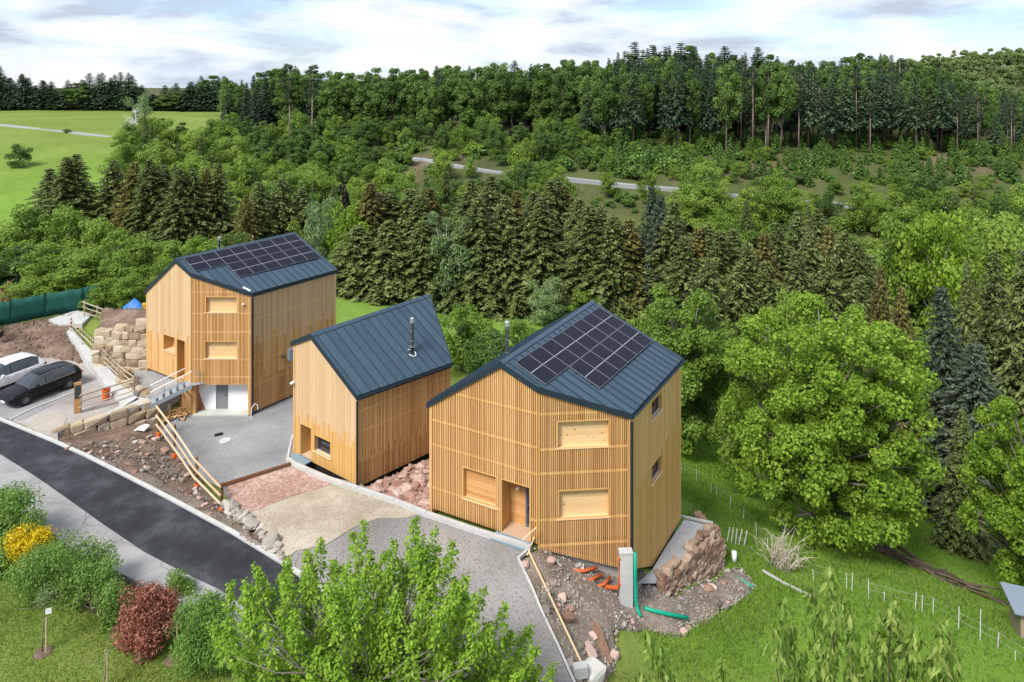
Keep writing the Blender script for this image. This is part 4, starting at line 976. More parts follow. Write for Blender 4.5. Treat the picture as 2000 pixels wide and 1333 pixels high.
# ---- timber fences
weath = timber('weathered_timber', (.20, .155, .11), (.36, .29, .215), (.50, .43, .34)); freshw = timber('fresh_pole', (.40, .27, .15), (.58, .44, .29), (.68, .56, .42)); brownp = timber('brown_post', (.11, .055, .028), (.19, .10, .052), (.26, .15, .08))
orange_c = flat('orange_plastic', (.62, .12, .025), .5)
def rail_fence(label, posts, tops, nr, prad=.07, rrad=.05, pm=weath, rm=freshw, foot=False, name='rail_fence', skip=()):
    c = sum(posts, V(0,0,0))/len(posts); o = empty(name, c, label, 'fence')
    for i, (b, tp_) in enumerate(zip(posts, tops)):
        MB().tube([b-V(0,0,.2), V(b.x, b.y, (b.z+tp_)/2), V(b.x+.01, b.y, tp_)], [prad, prad*.96, prad*.92], 8).build('post', pm, o)
        if foot: MB().tube([b-V(0,0,.1), b+V(0,0,.10)], [prad*1.8, prad*1.7], 10).build('footing', orange_c, o)
    for i in range(len(posts)-1):
        if i in skip: continue
        a, b = posts[i], posts[i+1]
        for k in range(nr):
            f0 = (k+1)/(nr+.25)
            za = a.z+(tops[i]-a.z)*f0; zb_ = b.z+(tops[i+1]-b.z)*f0; d = (b-a); d.z = 0; d.normalize(); s_ = V(d.y, -d.x, 0)*(prad+.02); s_ = s_ if s_.y < 0 else -s_
            m_ = (V(a.x, a.y, za)+V(b.x, b.y, zb_))/2+s_+V(0,0,random.uniform(-.03, .03))
            MB().tube([V(a.x, a.y, za)+s_-d*.15, m_, V(b.x, b.y, zb_)+s_+d*.15], [rrad, rrad*.9, rrad*.95], 7).build('rail', rm, o)
    return o
def post_px(u, v0, v1, z): b = at(u, v1, z); return b, aty(u, v0, b.y).z
pp = [post_px(310,790,848,-1.05), post_px(341,830,890,-.75), post_px(384,893,950,-.35), post_px(433,944,996,.15)]
rail_fence('post and rail fence with orange footings between dirt bank and grey gravel court', [p[0] for p in pp], [p[1] for p in pp], 3, .09, .06, brownp, freshw, True)
pp = [post_px(139,622,648,.85), post_px(162,641,674,.72), post_px(182,658,696,.6), post_px(207,683,718,.46), post_px(232,709,742,.36), post_px(263,732,772,.24)]
rail_fence('weathered rail fence running down the concrete path beside the left house', [p[0] for p in pp], [p[1] for p in pp], 3, .07, .045, weath, weath)
f2 = [at(263,772,.26), at(158,806,.05)]
rail_fence('three-rail barrier across the parking ground from the signboard to the path', f2, [p.z+1.2 for p in f2], 3, .06, .045, weath, weath)
pp = [post_px(165,588,618,1.15), post_px(190,597,627,1.15), post_px(217,606,636,1.3)]
rail_fence('short weathered rail fence at the top of the path by the green screen', [p[0] for p in pp], [p[1] for p in pp], 3, .07, .045, weath, weath)
eb = MB(); eb.bar(at(436,947,.75), at(571,905,.72), .1, .16); e_o = eb.build('edge_beam', brownp); tag(e_o, 'dark timber beam along the edge between the court and red gravel', 'beam')
# concrete path
strip_sheet('concrete_path', [at(140,640,.95), at(182,687,.7), at(224,732,.45), at(268,777,.22)], [at(130,648,.90), at(165,697,.62), at(205,750,.35), at(240,795,.08)], kerbcon, 3, 4, .6)
slab('wall_capping', [at(168,824,.06), at(300,783,.06), at(284,766,.06), at(262,770,.06), at(230,795,.06)], kerbcon, .2)
slab('back_slab', [at(95,624,1.12), at(150,606,1.2), at(178,616,1.16), at(160,633,1.08), at(115,634,1.05)], kerbcon, .35)
sp_ = [at(50,838,.02), at(75,815,.02), at(110,806,.02), at(130,815,.02), at(124,832,.02), at(106,844,.02)]
slab('sand_patch', sp_, grainy('pale_sand', [(.3, (.30, .26, .21)), (.7, (.46, .42, .37))], .8, 8, .95, .4), .05)
slab('parking_asphalt', [at(-60,845,.015), at(-60,800,.015), at(60,765,.015), at(150,748,.015), at(185,752,.015), at(40,822,.015), at(14,818,.015)], gravel, .03)
# green screen fence
gm = flat('green_screen', (.010, .085, .066), .7); gr = empty('screen_fence', at(100,616,2.7), 'dark green mesh privacy screen fence at the far left', 'fence')
gp = [at(-110,660,.8), at(-40,646,.9), at(20,634,1.0), at(88,620,1.05), at(162,607,1.12), at(196,601,1.15)]
for i, p_ in enumerate(gp): MB().tube([p_-V(0,0,.3), p_+V(0,0,2.08)], .035, 8).build('post', flat('dark_green_post', (.01, .05, .04), .5) if i == 0 else MATS['dark_green_post'], gr)
for i in range(len(gp)-1):
    a, b = gp[i], gp[i+1]; mb = MB(); n_ = 14; vs = []
    d = (b-a); s_ = V(-d.y, d.x, 0).normalized()
    for j in range(n_+1):
        for z in (0.02, .7, 1.4, 2.03): w_ = .05*math.sin(j*1.3+z*2+i)*(1 if 0 < j < n_ else 0); q = a.lerp(b, j/n_)+s_*w_; vs.append(q+V(0,0,z+(.04*math.sin(j*.9) if z > 2 else 0)))
    fs = [(j*4+k, (j+1)*4+k, (j+1)*4+k+1, j*4+k+1) for j in range(n_) for k in range(3)]; me = mesh('screen', vs, fs); ob = link('screen', me, gr, gm, True); md = ob.modifiers.new('s', 'SOLIDIFY'); md.thickness = .015
# ---- galvanised outdoor stair to the left house
T, Bm = V(-21.95, 46.75, .90), V(-24.15, 45.55, .06); sd = (Bm-T); run = V(sd.x, sd.y, 0); run_n = run.normalized(); wd = V(-run_n.y, run_n.x, 0); wd = wd if wd.y > 0 else -wd
stair = empty('outdoor_stair', T, 'galvanised steel stair with tube handrails up to the left house door', 'stair')
for s_ in (-.05, 1.05): MB().bar(T+wd*s_+V(0,0,-.05), Bm+wd*s_+V(0,0,.0), .04, .26).build('stringer', galv, stair)
for i in range(6):
    q = T.lerp(Bm, (i+.5)/6); a, b = q+V(0,0,.03), q+wd*1.0+V(0,0,.03); MB().bar(a, b, .27, .04).build('tread', galv, stair)
mb = MB(); mb.hexa([T+wd*x+run_n*y+V(0,0,z) for z in (-.02, .03) for x, y in ((-.05, -.75), (1.05, -.75), (1.05, .1), (-.05, .1))]); mb.build('landing', galv, stair)
for s_ in (-.05, 1.05):
    mb = MB(); a = T+wd*s_; b = Bm+wd*s_
    mb.tube([a-run_n*.55+V(0,0,.03), a-run_n*.55+V(0,0,.85), a-run_n*.4+V(0,0,.98), a+V(0,0,.98), b+V(0,0,.95), b+V(0,0,.05)], .022, 7)
    for f in (.33, .66): mb.tube([a.lerp(b, f), a.lerp(b, f)+V(0,0,.96)], .016, 6)
    mb.tube([a+V(0,0,.5), b+V(0,0,.5)], .014, 6); mb.build('handrail', steel, stair)
# ---- signboard, orange pipe piece, manhole, hoop
p_ = at(152,806,.03); sg = empty('sign_post', p_, 'wooden signboard post with dark panel at the end of the barrier', 'sign')
MB().box(p_+V(0,0,.98), .42, .16, 1.96, .5).build('post', larch_warm, sg); dd = V(math.sin(.5), -math.cos(.5), 0); MB().box(p_+V(0,0,1.38)+dd*.088, .34, .02, .85, .5).build('panel', flat('sign_panel', (.05, .055, .06), .5), sg)
def pipe_stub(u, v, z, r, h, mat, label, name, cat):
    q = at(u, v, z); mb = MB(); mb.tube([q, q+V(0,0,h)], r, 16, 0, False); mb.tube([q+V(0,0,h*.78), q+V(0,0,h)], r*1.12, 16, 0, False); mb.tube([q+V(0,0,h), q], r*.9, 16, 0, False); o = mb.build(name, mat, None, True); return tag(o, label, cat)
pipe_stub(207,780,.03,.24,.72,orange_c,'upright orange plastic drain pipe piece on the parking ground','drain_pipe','pipe')
q = at(440,861,-1.29); mb = MB(); mb.tube([q, q+V(0,0,.03)], .36, 24); mb.tube([q+V(0,0,.03), q+V(0,0,.045)], .28, 24); tag(mb.build('manhole_cover', kerbcon), 'round pale concrete manhole cover in the grey court', 'manhole')
q = at(427,850,-1.29); mb = MB(); mb.box(q+V(0,0,.04), .5, .25, .06, .4); mb.box(q+V(.05,0,.09), .3, .16, .05, .5); tag(mb.build('drain_grate', pipem), 'small dark drain grate beside the manhole cover', 'drain')
a = at(490,818,-1.3); mb = MB(); mb.tube([a, a+V(.05,.02,.7), a+V(.22,.1,.98), a+V(.4,.15,.85), a+V(.42,.15,.55)], .025, 7); tag(mb.build('hose', whitem), 'pale bent hose standing at the corner of the left house', 'hose')
def plank_pile():
    o = empty('wood_scrap_pile', at(345,815,-1.3), 'heap of loose orange wood offcuts beside the left house', 'wood pile')
    for i in range(26):
        c = at(random.uniform(326,362), random.uniform(800,822), -1.2); a = random.uniform(0, 3.14); l = random.uniform(.5, 1.3); d = V(math.cos(a), math.sin(a), random.uniform(-.15, .15))*l/2
        MB().bar(c-d+V(0,0,i*.012), c+d+V(0,0,i*.012), .09, .03).build('plank', larch_warm if i % 3 else larch_pale, o)
plank_pile()
q = at(277,838,-.95); me = mesh('plastic_sheet', [q+V(-.5,-.1,-.1), q+V(-.15,-.25,.05), q+V(.25,-.2,-.05), q+V(.42,.2,.15), q+V(.1,.2,.22), q+V(-.35,.2,.02), q+V(0,0,.2)], [(0,1,6),(1,2,6),(2,3,6),(3,4,6),(4,5,6),(5,0,6)])
o = link('plastic_sheet', me, None, whitem); o.modifiers.new('s', 'SOLIDIFY').thickness = .02; tag(o, 'crumpled white plastic sheet below the beige stone wall', 'sheet')

# ---- building site in front of the right house
q = V(5.12, 30.75, 0); mb = MB(); mb.box((q.x, q.y, -.65), .58, .36, 2.6, .05); mb.box((q.x, q.y, .67), .62, .40, .05, .05); tag(mb.build('concrete_shaft', kerbcon), 'pale concrete shaft standing at the corner of the right house', 'shaft')
greenp = flat('green_pipe', (.0, .30, .19), .45); orp = flat('orange_pipe', (.52, .115, .035), .5)
def pipe_px(name, pts, r, mat, label): o = MB().tube(pts, r, 10).build(name, mat, None, True); return tag(o, label, 'pipe')
pipe_px('green_pipe', [V(5.52,30.62,.70), V(5.53,30.6,-.6), V(5.55,30.55,-1.5), V(5.62,30.4,-1.75), V(5.70,30.2,-1.86)], .075, greenp, 'upright green drain pipe on the pale concrete shaft')
pipe_px('green_pipe', [at(1258,1188,-1.85), at(1300,1199,-2.15), at(1344,1207,-2.38)], .08, greenp, 'green drain pipe lying on the earth below the red stone wall')
pipe_px('green_pipe', [at(1424,1118,-4.55), at(1446,1133,-4.55), at(1470,1147,-4.5)], .07, greenp, 'short green pipe in a trench right of the red stone wall')
pipe_px('orange_pipe', [V(4.82,30.62,.45), V(4.82,30.62,-.75), V(4.72,30.7,-.95), V(4.2,30.9,-1.05)], .085, orp, 'orange drain pipe running up the side of the concrete shaft')
pipe_px('orange_pipe', [V(2.55,31.0,-.33), V(3.2,31.0,-.42), V(3.9,31.35,-.5)], .07, orp, 'upper of the orange pipes under the right house')
pipe_px('orange_pipe', [V(2.6,30.85,-.52), V(3.5,30.8,-.68), V(4.1,31.2,-.72)], .07, orp, 'middle of the orange pipes under the right house')
pipe_px('orange_pipe', [V(3.7,30.65,-.9), V(4.15,30.85,-.92), V(4.5,31.3,-.9)], .07, orp, 'short orange elbow pipe beside the concrete shaft')
pipe_px('grey_pipe', [V(2.8,30.55,-.75), V(3.2,30.5,-.85), V(3.6,30.6,-.9), V(3.8,30.9,-.88)], .11, flat('grey_duct', (.13,.13,.135), .7), 'grey corrugated duct below the orange pipes')
pipe_px('white_pipe', [at(1434,1102,-4.9), at(1434,1102,-4.9)+V(0,0,.7)], .13, whitem, 'short white pipe standing beside the red stone wall')
def batten(name, a, b, w, h, mat, label, cat='batten'): o = MB().bar(a, b, w, h).build(name, mat); return tag(o, label, cat)
batten('timber_batten', at(1033,1078,.62), at(1138,1300,.35), .06, .05, sillmat, 'long pale batten lying across the earth beside the drive edging')
batten('timber_batten', at(1020,1055,1.1), at(1048,1030,1.75), .05, .04, sillmat, 'short pale batten leaning at the corner of the right house')
batten('timber_batten', at(1045,1045,.95), at(1030,1085,.55), .05, .04, sillmat, 'thin batten propped in front of the right house corner')
mb = MB(); a, b, c, d = at(1146,1216,-.62), at(1172,1226,-.8), at(1198,1302,-.95), at(1176,1306,-.85); mb.prism([a+V(0,0,.14), b+V(0,0,.14), c+V(0,0,.14), d+V(0,0,.14)], V(0,0,-.03)); tag(mb.build('rusty_plate', grainy('rust', [(.3, (.18,.10,.065)), (.6, (.28,.17,.115)), (.8, (.40,.34,.30))], 1.2, 6, .7, .2)), 'flat rusty brown plate lying on the grass edge', 'plate')
for (u, v, z, s, l) in ((1066,1165,.3,.34,'hollow concrete block lying by the long batten'), (1072,1185,.25,.3,'second concrete block, nearer the camera, by the long batten')):
    q = at(u, v, z); mb = MB()
    for dx in (-.16, 0, .16): mb.box(q+V(dx*.9,0,.14), .05, .26, .24, .2)
    mb.box(q+V(0,.11,.14), .38, .04, .24, .2); mb.box(q+V(0,-.11,.14), .38, .04, .24, .2); tag(mb.build('concrete_block', greyst), l, 'block')
def boulder(u, v, z, s, mat, label):
    o = put(stone_set('b'+label[:3], mat, 3, .12, .35), 'boulder', None, at(u, v, z)+V(0,0,s*.3), (s*1.2, s, s*.8), (.2, .1, random.uniform(0, 3))); return tag(o, label, 'boulder')
boulder(1160,1328,-.35,.75,MATS['pale_stone'],'pale rounded boulder at the bottom edge by the drive')
boulder(1110,1210,.0,.36,redst,'single reddish stone lying on the earth left of the rusty plate')
q = at(1152,1318,-.25); mb = MB(); mb.box(q+V(0,0,.1), .6, .45, .2, .7); mb.box(q+V(0,0,.21), .5, .35, .03, .7); tag(mb.build('plastic_crate', flat('dark_grey_plastic', (.07,.075,.08), .5)), 'dark grey plastic crate beside the pale boulder', 'crate')
q = at(1133,1310,.35); mb = MB(); mb.box(q, .5, .3, .4, .2); tag(mb.build('kerb_stone', kerbcon), 'light grey kerb stone at the end of the drive edging', 'kerb stone')
me = mesh('tarpaulin', [wK.pt(0,0,0)]*0+[V(1.9,31.0,.25), V(2.35,30.7,-.15), V(2.6,30.6,-.6), V(2.25,30.75,-.3), V(1.75,30.95,.05)], [(0,1,3,4),(1,2,3)]); o = link('plastic_sheet', me, None, whitem); o.modifiers.new('s', 'SOLIDIFY').thickness = .02; tag(o, 'white membrane flap hanging under the right house front', 'sheet')

# ---- far left yard things
q = at(18,583,1.3); hay = empty('brush_pile', q, 'brown brushwood heap behind the green screen', 'brush pile')
for i in range(60):
    a = random.uniform(0, 6.28); rr = random.uniform(0, 1.4); c = q+V(rr*math.cos(a), rr*math.sin(a), max(0, 1.6-rr)*random.random()); d = V(random.uniform(-1,1), random.uniform(-1,1), random.uniform(-.4,.6)).normalized()*.6; MB().tube([c-d, c, c+d], [.05,.04,.02], 5).build('stick', brownp, hay)
q = at(38,582,1.3); mb = MB()
for x in (-.5, .5): mb.bar(q+V(x-.1,-.4,0), q+V(x,0,1.1), .09, .09); mb.bar(q+V(x+.1,.4,0), q+V(x,0,1.1), .09, .09)
mb.bar(q+V(-.9,0,1.12), q+V(.9,0,1.05), .1, .1); tag(mb.build('saw_horse', freshw), 'pale wooden trestle standing behind the green screen', 'trestle')
q = at(33,585,1.3); mb = MB(); mb.tube([q, q+V(0,0,2.3)], .05, 8); mb.tube([q+V(0,0,2.25), q+V(-1.6,.2,2.7)], .035, 8); tag(mb.build('lamp_pole', pipem), 'dark pole with a side arm behind the green screen', 'pole')
q = aty(262,598,56); rb_ = empty('covered_heap', q-V(0,0,.6), 'small heap under a blue tarpaulin beside the left house', 'heap')
blue = flat('blue_tarp', (.03, .16, .50), .5); vs = [q+V(.9*math.cos(a)*r_, .6*math.sin(a)*r_, .6-.75*r_+.12*math.sin(a*3+r_*4)) for r_ in (1, .66, .33) for a in [k*.5236 for k in range(12)]]+[q+V(0,0,.65)]
fs = [(r_*12+k, r_*12+(k+1) % 12, (r_+1)*12+(k+1) % 12, (r_+1)*12+k) for r_ in (0, 1) for k in range(12)]+[(24+k, 24+(k+1) % 12, 36) for k in range(12)]
link('tarpaulin', mesh('tarpaulin', vs, fs), rb_, blue, True); MB().box(q+V(.9,.1,-.1), .5, .4, .55, .4).build('bucket', flat('yellow_plastic', (.75,.36,.03), .5), rb_)
dq = at(-45,660,.8); dg = empty('excavator', dq, 'yellow mini excavator arm reaching in at the left edge', 'excavator'); ym = flat('digger_yellow', (.62,.33,.03), .5)
MB().box(dq+V(-.4,0,.95), 1.7, 1.3, .7, .3).box(dq+V(-.6,0,.3), 2.0, 1.5, .45, .3).build('body', ym, dg); MB().box(dq+V(-.7,0,1.9), 1.0, 1.0, 1.2, .3).build('cab', pipem, dg)
a = dq+V(.5,-.1,1.2); b = dq+V(1.1,-.2,2.0); c = dq+V(2.1,-.35,.55); mb = MB(); mb.bar(a, b, .16, .24); mb.bar(b, c, .15, .2); mb.build('boom', ym, dg); MB().bar(c+V(-.05,0,.1), c+V(-.1,0,-.35), .5, .45).build('bucket', pipem, dg)
MB().tube([dq+V(.5,-.1,1.5), dq+V(1.0,-.2,2.2)], .04, 7).build('cylinder', pipem, dg)

# ---- cars
def car(label, paint, loc, ang, Lg=4.7, Wd=1.86, H=1.66, van=False):
    root = empty('parked_car', loc, label, 'car'); ca, sa = math.cos(ang), math.sin(ang)
    def T_(x, y, z): return V(loc[0]+ca*x-sa*y, loc[1]+sa*x+ca*y, loc[2]+z)      # x forward
    # stations: x, half width, sill z, belt z, roof z, roof half width factor
    h = Lg/2
    st = [(-h, .72, .55, .86, .90, .80), (-h+.06, .84, .36, .95, 1.02, .8), (-h+.22, .90, .30, 1.02, 1.30, .74), (-h+.55, .92, .27, 1.03, 1.56, .72), (-h+1.0, .93, .26, 1.02, H-.03, .73), (-.55, .93, .25, 1.00, H, .75), (0, .93, .25, .99, H-.01, .75), (.45, .93, .25, .98, H-.07, .74), (.85, .93, .25, .97, 1.36, .75), (1.22, .93, .26, .96, 1.08, .80), (1.45, .93, .27, .95, .985, .82), (h-.55, .92, .28, .90, .94, .78), (h-.2, .87, .30, .80, .84, .74), (h-.04, .76, .36, .66, .70, .7), (h, .62, .42, .56, .58, .7)]
    vs, fs, mi = [], [], []; n = 14
    for (x, w, zs, zb_, zt, rf) in st:
        w = w*Wd/1.86; g = zt-zb_ > .12
        half = [(w*.80, zs), (w*.97, zs+.06), (w, (zs+zb_)/2), (w*.985, zb_), (w*(.95 if g else .93), zb_+(.02 if g else .01)), (w*rf*(1.04 if g else 1.02), zt-(.05 if g else .02)), (w*rf*.8, zt-.005)]
        for (y, z) in half: vs.append(T_(x, y, z))
        for (y, z) in half[::-1]: vs.append(T_(x, -y, z))
    for i in range(len(st)-1):
        for j in range(n):
            j2 = (j+1) % n; fs.append((i*n+j, i*n+j2, (i+1)*n+j2, (i+1)*n+j))
            k = j if j < 7 else 12-j; xm = (st[i][0]+st[i+1][0])/2; gl = 0
            if k == 4 and -h+.5 < xm < 1.0: gl = 1
            if k in (5, 6) and .45 <= st[i][0] < 1.2: gl = 1                                 # windscreen
            if k in (5, 6) and -h+.05 < xm < -h+.5: gl = 1
            if k == 4 and (.45 <= st[i][0] < 1.2): gl = 1
            if k in (0, 12) or k == -1 or j == 13: gl = 2
            mi.append(gl)
    fs.append(tuple(range(n))); mi.append(0); fs.append(tuple(range((len(st)-1)*n, len(st)*n))[::-1]); mi.append(0)
    me = mesh('body', vs, fs, mi); bm = bmesh.new(); bm.from_mesh(me); bmesh.ops.recalc_face_normals(bm, faces=bm.faces); bm.to_mesh(me); bm.free()
    body = link('body', me, root, [paint, carglass, pipem], True)
    ch = MB()
    for s_ in (1, -1):
        a = [T_(x, s_*w*Wd/1.86*.965, zb_+.012) for (x, w, zs, zb_, zt, rf) in st[3:9]]; ch.tube(a, .012, 5)
        a = [T_(x, s_*w*Wd/1.86*rf*1.05, zt-.045) for (x, w, zs, zb_, zt, rf) in st[3:8]]; ch.tube(a, .012, 5)
    ch.build('chrome_trim', steel, body)
    for s_ in (1, -1):
        for x in (.12, -.92): MB().bar(T_(x, s_*Wd*.47, 1.02), T_(x+.02, s_*Wd*.385, H-.1), .05, .03).build('pillar', pipem, body)
        for x in (-.05, -1.0): MB().bar(T_(x, s_*(Wd/2+.005), .90), T_(x-.2, s_*(Wd/2+.005), .90), .03, .03).build('door_handle', paint, body)
        for x in (.35, -.75): MB().bar(T_(x, s_*(Wd/2-.002), .36), T_(x, s_*(Wd/2-.004), .96), .008, .014).build('door_gap', pipem, body)
        m_ = MB(); m_.box(T_(.72, s_*(Wd/2+.10), 1.05), .16, .22, .14, ang); m_.build('mirror', paint, body)
        hl = MB(); hl.hexa([T_(h-.30, s_*.62, .66), T_(h-.10, s_*.60, .64), T_(h-.18, s_*.84, .66), T_(h-.45, s_*.90, .69), T_(h-.30, s_*.60, .76), T_(h-.10, s_*.58, .72), T_(h-.20, s_*.83, .76), T_(h-.47, s_*.89, .81)]); hl.build('headlight', flat('headlight', (.55, .58, .62), .1, 0, .8) if 'headlight' not in MATS else MATS['headlight'], body)
        tl_ = MB(); tl_.box(T_(-h+.1, s_*.74, .92), .14, .36, .10, ang); tl_.build('tail_light', flat('tail_light', (.25, .01, .01), .2) if 'tail_light' not in MATS else MATS['tail_light'], body)
        for x in (1.42, -1.40):
            c = T_(x, s_*(Wd/2-.10), .35); ax = V(-sa, ca, 0)*s_
            ar = MB(); ar.tube([c-ax*.02, c+ax*.105], .43, 20); ar.build('wheel_arch', pipem, body)
            wh = MB(); wh.tube([c-ax*.10, c-ax*.085, c+ax*.10, c+ax*.118], [.30, .35, .35, .31], 24); w_ = wh.build('wheel', tyre, root)
            rim = MB(); rim.tube([c+ax*.10, c+ax*.122], [.235, .235], 24, 1)
            for k in range(9):
                a = k*.698; d = V(ca*math.cos(a), sa*math.cos(a), math.sin(a)); rim.bar(c+ax*.126+d*.03, c+ax*.126+d*.235, .035, .02, 0, ax)
            rim.tube([c+ax*.12, c+ax*.135], .05, 10); rim.build('rim', [rimm, pipem], w_)
    gr_ = MB(); gr_.box(T_(h-.02, 0, .52), .06, 1.0, .14, ang); gr_.build('grille', pipem, body)
    pl = MB(); pl.box(T_(h+.012, 0, .45), .02, .5, .11, ang); pl.build('number_plate', whitem, body)
    return root
rimm = flat('rim_grey', (.25, .25, .26), .35, .6)
carglass = flat('car_glass', (.03, .04, .045), .05, 0, .8); tyre = flat('tyre', (.015, .015, .016), .8)
blackp = flat('black_paint', (.004, .0045, .006), .25, .0, .25); blackp.node_tree.nodes['Principled BSDF'].inputs['Coat Weight'].default_value = .12; whitep = flat('white_car_paint', (.74, .75, .77), .25, 0, .5)
hd = math.atan2(-2.6, -1.4)
car('black SUV parked on the gravel beside the road', blackp, (-32.7, 47.4, .03), hd)
car('white car parked behind the black SUV at the left edge', whitep, (-36.2, 48.9, .03), hd, 4.5, 1.86, 1.78)

# ---- pasture fence on the right
wpost = flat('white_post', (.55, .56, .54), .6); wire = flat('fence_wire', (.30, .31, .31), .5, .3)
wf = empty('pasture_fence', (14, 42, -8), 'long electric fence of white plastic posts and wires across the right meadow', 'fence')
fpx = [(1332,938,51,.9),(1360,941,50.5,.9),(1388,955,49,.7),(1400,966,48,.9),(1426,979,46.5,.9),(1452,990,45,.7),(1478,1022,42.5,.9),(1500,1052,40.5,.7),(1530,1083,38.5,.9),(1590,1128,36.5,.55),(1654,1150,35.6,.8),(1664,1158,35.4,.9),(1697,1174,34.6,1.0),(1727,1185,34.2,.55),(1787,1212,33.4,1.0),(1801,1215,33.3,.85),(1822,1217,33.2,.8),(1872,1250,32.2,1.05),(1914,1270,31.6,1.5),(1948,1280,31.2,.8),(1984,1298,30.6,.5),(2040,1330,30,.9)]
tops = []
for (u, v, y, hh) in fpx:
    b = aty(u, v, y); b.z = gz(b.x, b.y); lean = random.uniform(-.06, .06); tp_ = b+V(lean, random.uniform(-.04, .04), hh); tops.append((b, tp_)); MB().tube([b-V(0,0,.15), tp_], .021, 6).build('post', wpost, wf)
for f in (.55, .92):
    mb = MB()
    for i in range(len(tops)-1):
        a = tops[i][0].lerp(tops[i][0]+V(0,0,.9), f); b = tops[i+1][0].lerp(tops[i+1][0]+V(0,0,.9), f); mb.tube([a, (a+b)/2-V(0,0,.03), b], .004, 4)
    mb.build('wire', wire, wf)
wf2 = empty('pasture_fence', aty(1430,1060,41), 'cluster of leaning white fence stakes with wires beside the dead shrub', 'fence')
for (u, v, hh) in ((1420,1066,.8),(1428,1069,.9),(1436,1068,.9),(1442,1071,.95),(1452,1074,.95)):
    b = aty(u, v, 40.5); b.z = gz(b.x, b.y); MB().tube([b-V(0,0,.1), b+V(random.uniform(.05,.3), 0, hh)], .03, 6).build('stake', wpost, wf2)
a = aty(1422,1060,40.5); b = aty(1560,1165,35); mb = MB(); mb.tube([V(a.x,a.y,gz(a.x,a.y)+.75), V((a.x+b.x)/2,(a.y+b.y)/2,gz((a.x+b.x)/2,(a.y+b.y)/2)+.6), V(b.x,b.y,gz(b.x,b.y)+.6)], .008, 4); mb.build('wire', wire, wf2)
k = [aty(u, v, y) for u, v, y in ((1490,1120,37.2),(1530,1145,35.8),(1582,1180,34.2))]; kerb('white_ground_edging', [V(p.x, p.y, gz(p.x, p.y)+.06) for p in k], .10, .1)
# shed roof peeking in at the right edge
q = aty(2010,1235,33); q.z = gz(q.x, q.y); sh = empty('field_shed', q, 'grey-blue metal roof of a small field shed at the right edge', 'shed')
c = q+V(.6,.5,0); MB().box(c+V(.1,0,.55), 1.7, 1.6, 1.5, -.35).build('wall', weath, sh); mb = MB(); mb.box(c+V(0,0,1.45), 2.2, 2.2, .06, -.35); mb.build('roof', flat('shed_roof', (.24,.29,.35), .45, .2), sh)
# fallen logs and branches under the maple
lg = empty('log_heap', aty(1750,1105,43), 'dark heap of fallen logs and branches under the trees on the right', 'logs')
bark = timber('bark', (.035, .026, .018), (.075, .055, .038), (.13, .10, .075), .9)
for i in range(34):
    u = random.uniform(1705, 1900); v = 1088+(u-1705)*.28+random.uniform(-8, 10); p_ = aty(u, v, 43-(u-1705)*.012); p_.z = gz(p_.x, p_.y)+random.uniform(.05, .35); a = random.uniform(-.9, -.1); l = random.uniform(.8, 2.4); d = V(math.cos(a), math.sin(a), random.uniform(-.22, .0))*l
    MB().tube([p_-d, p_, p_+d], [random.uniform(.06,.13), .08, .04], 6).build('log', bark, lg)
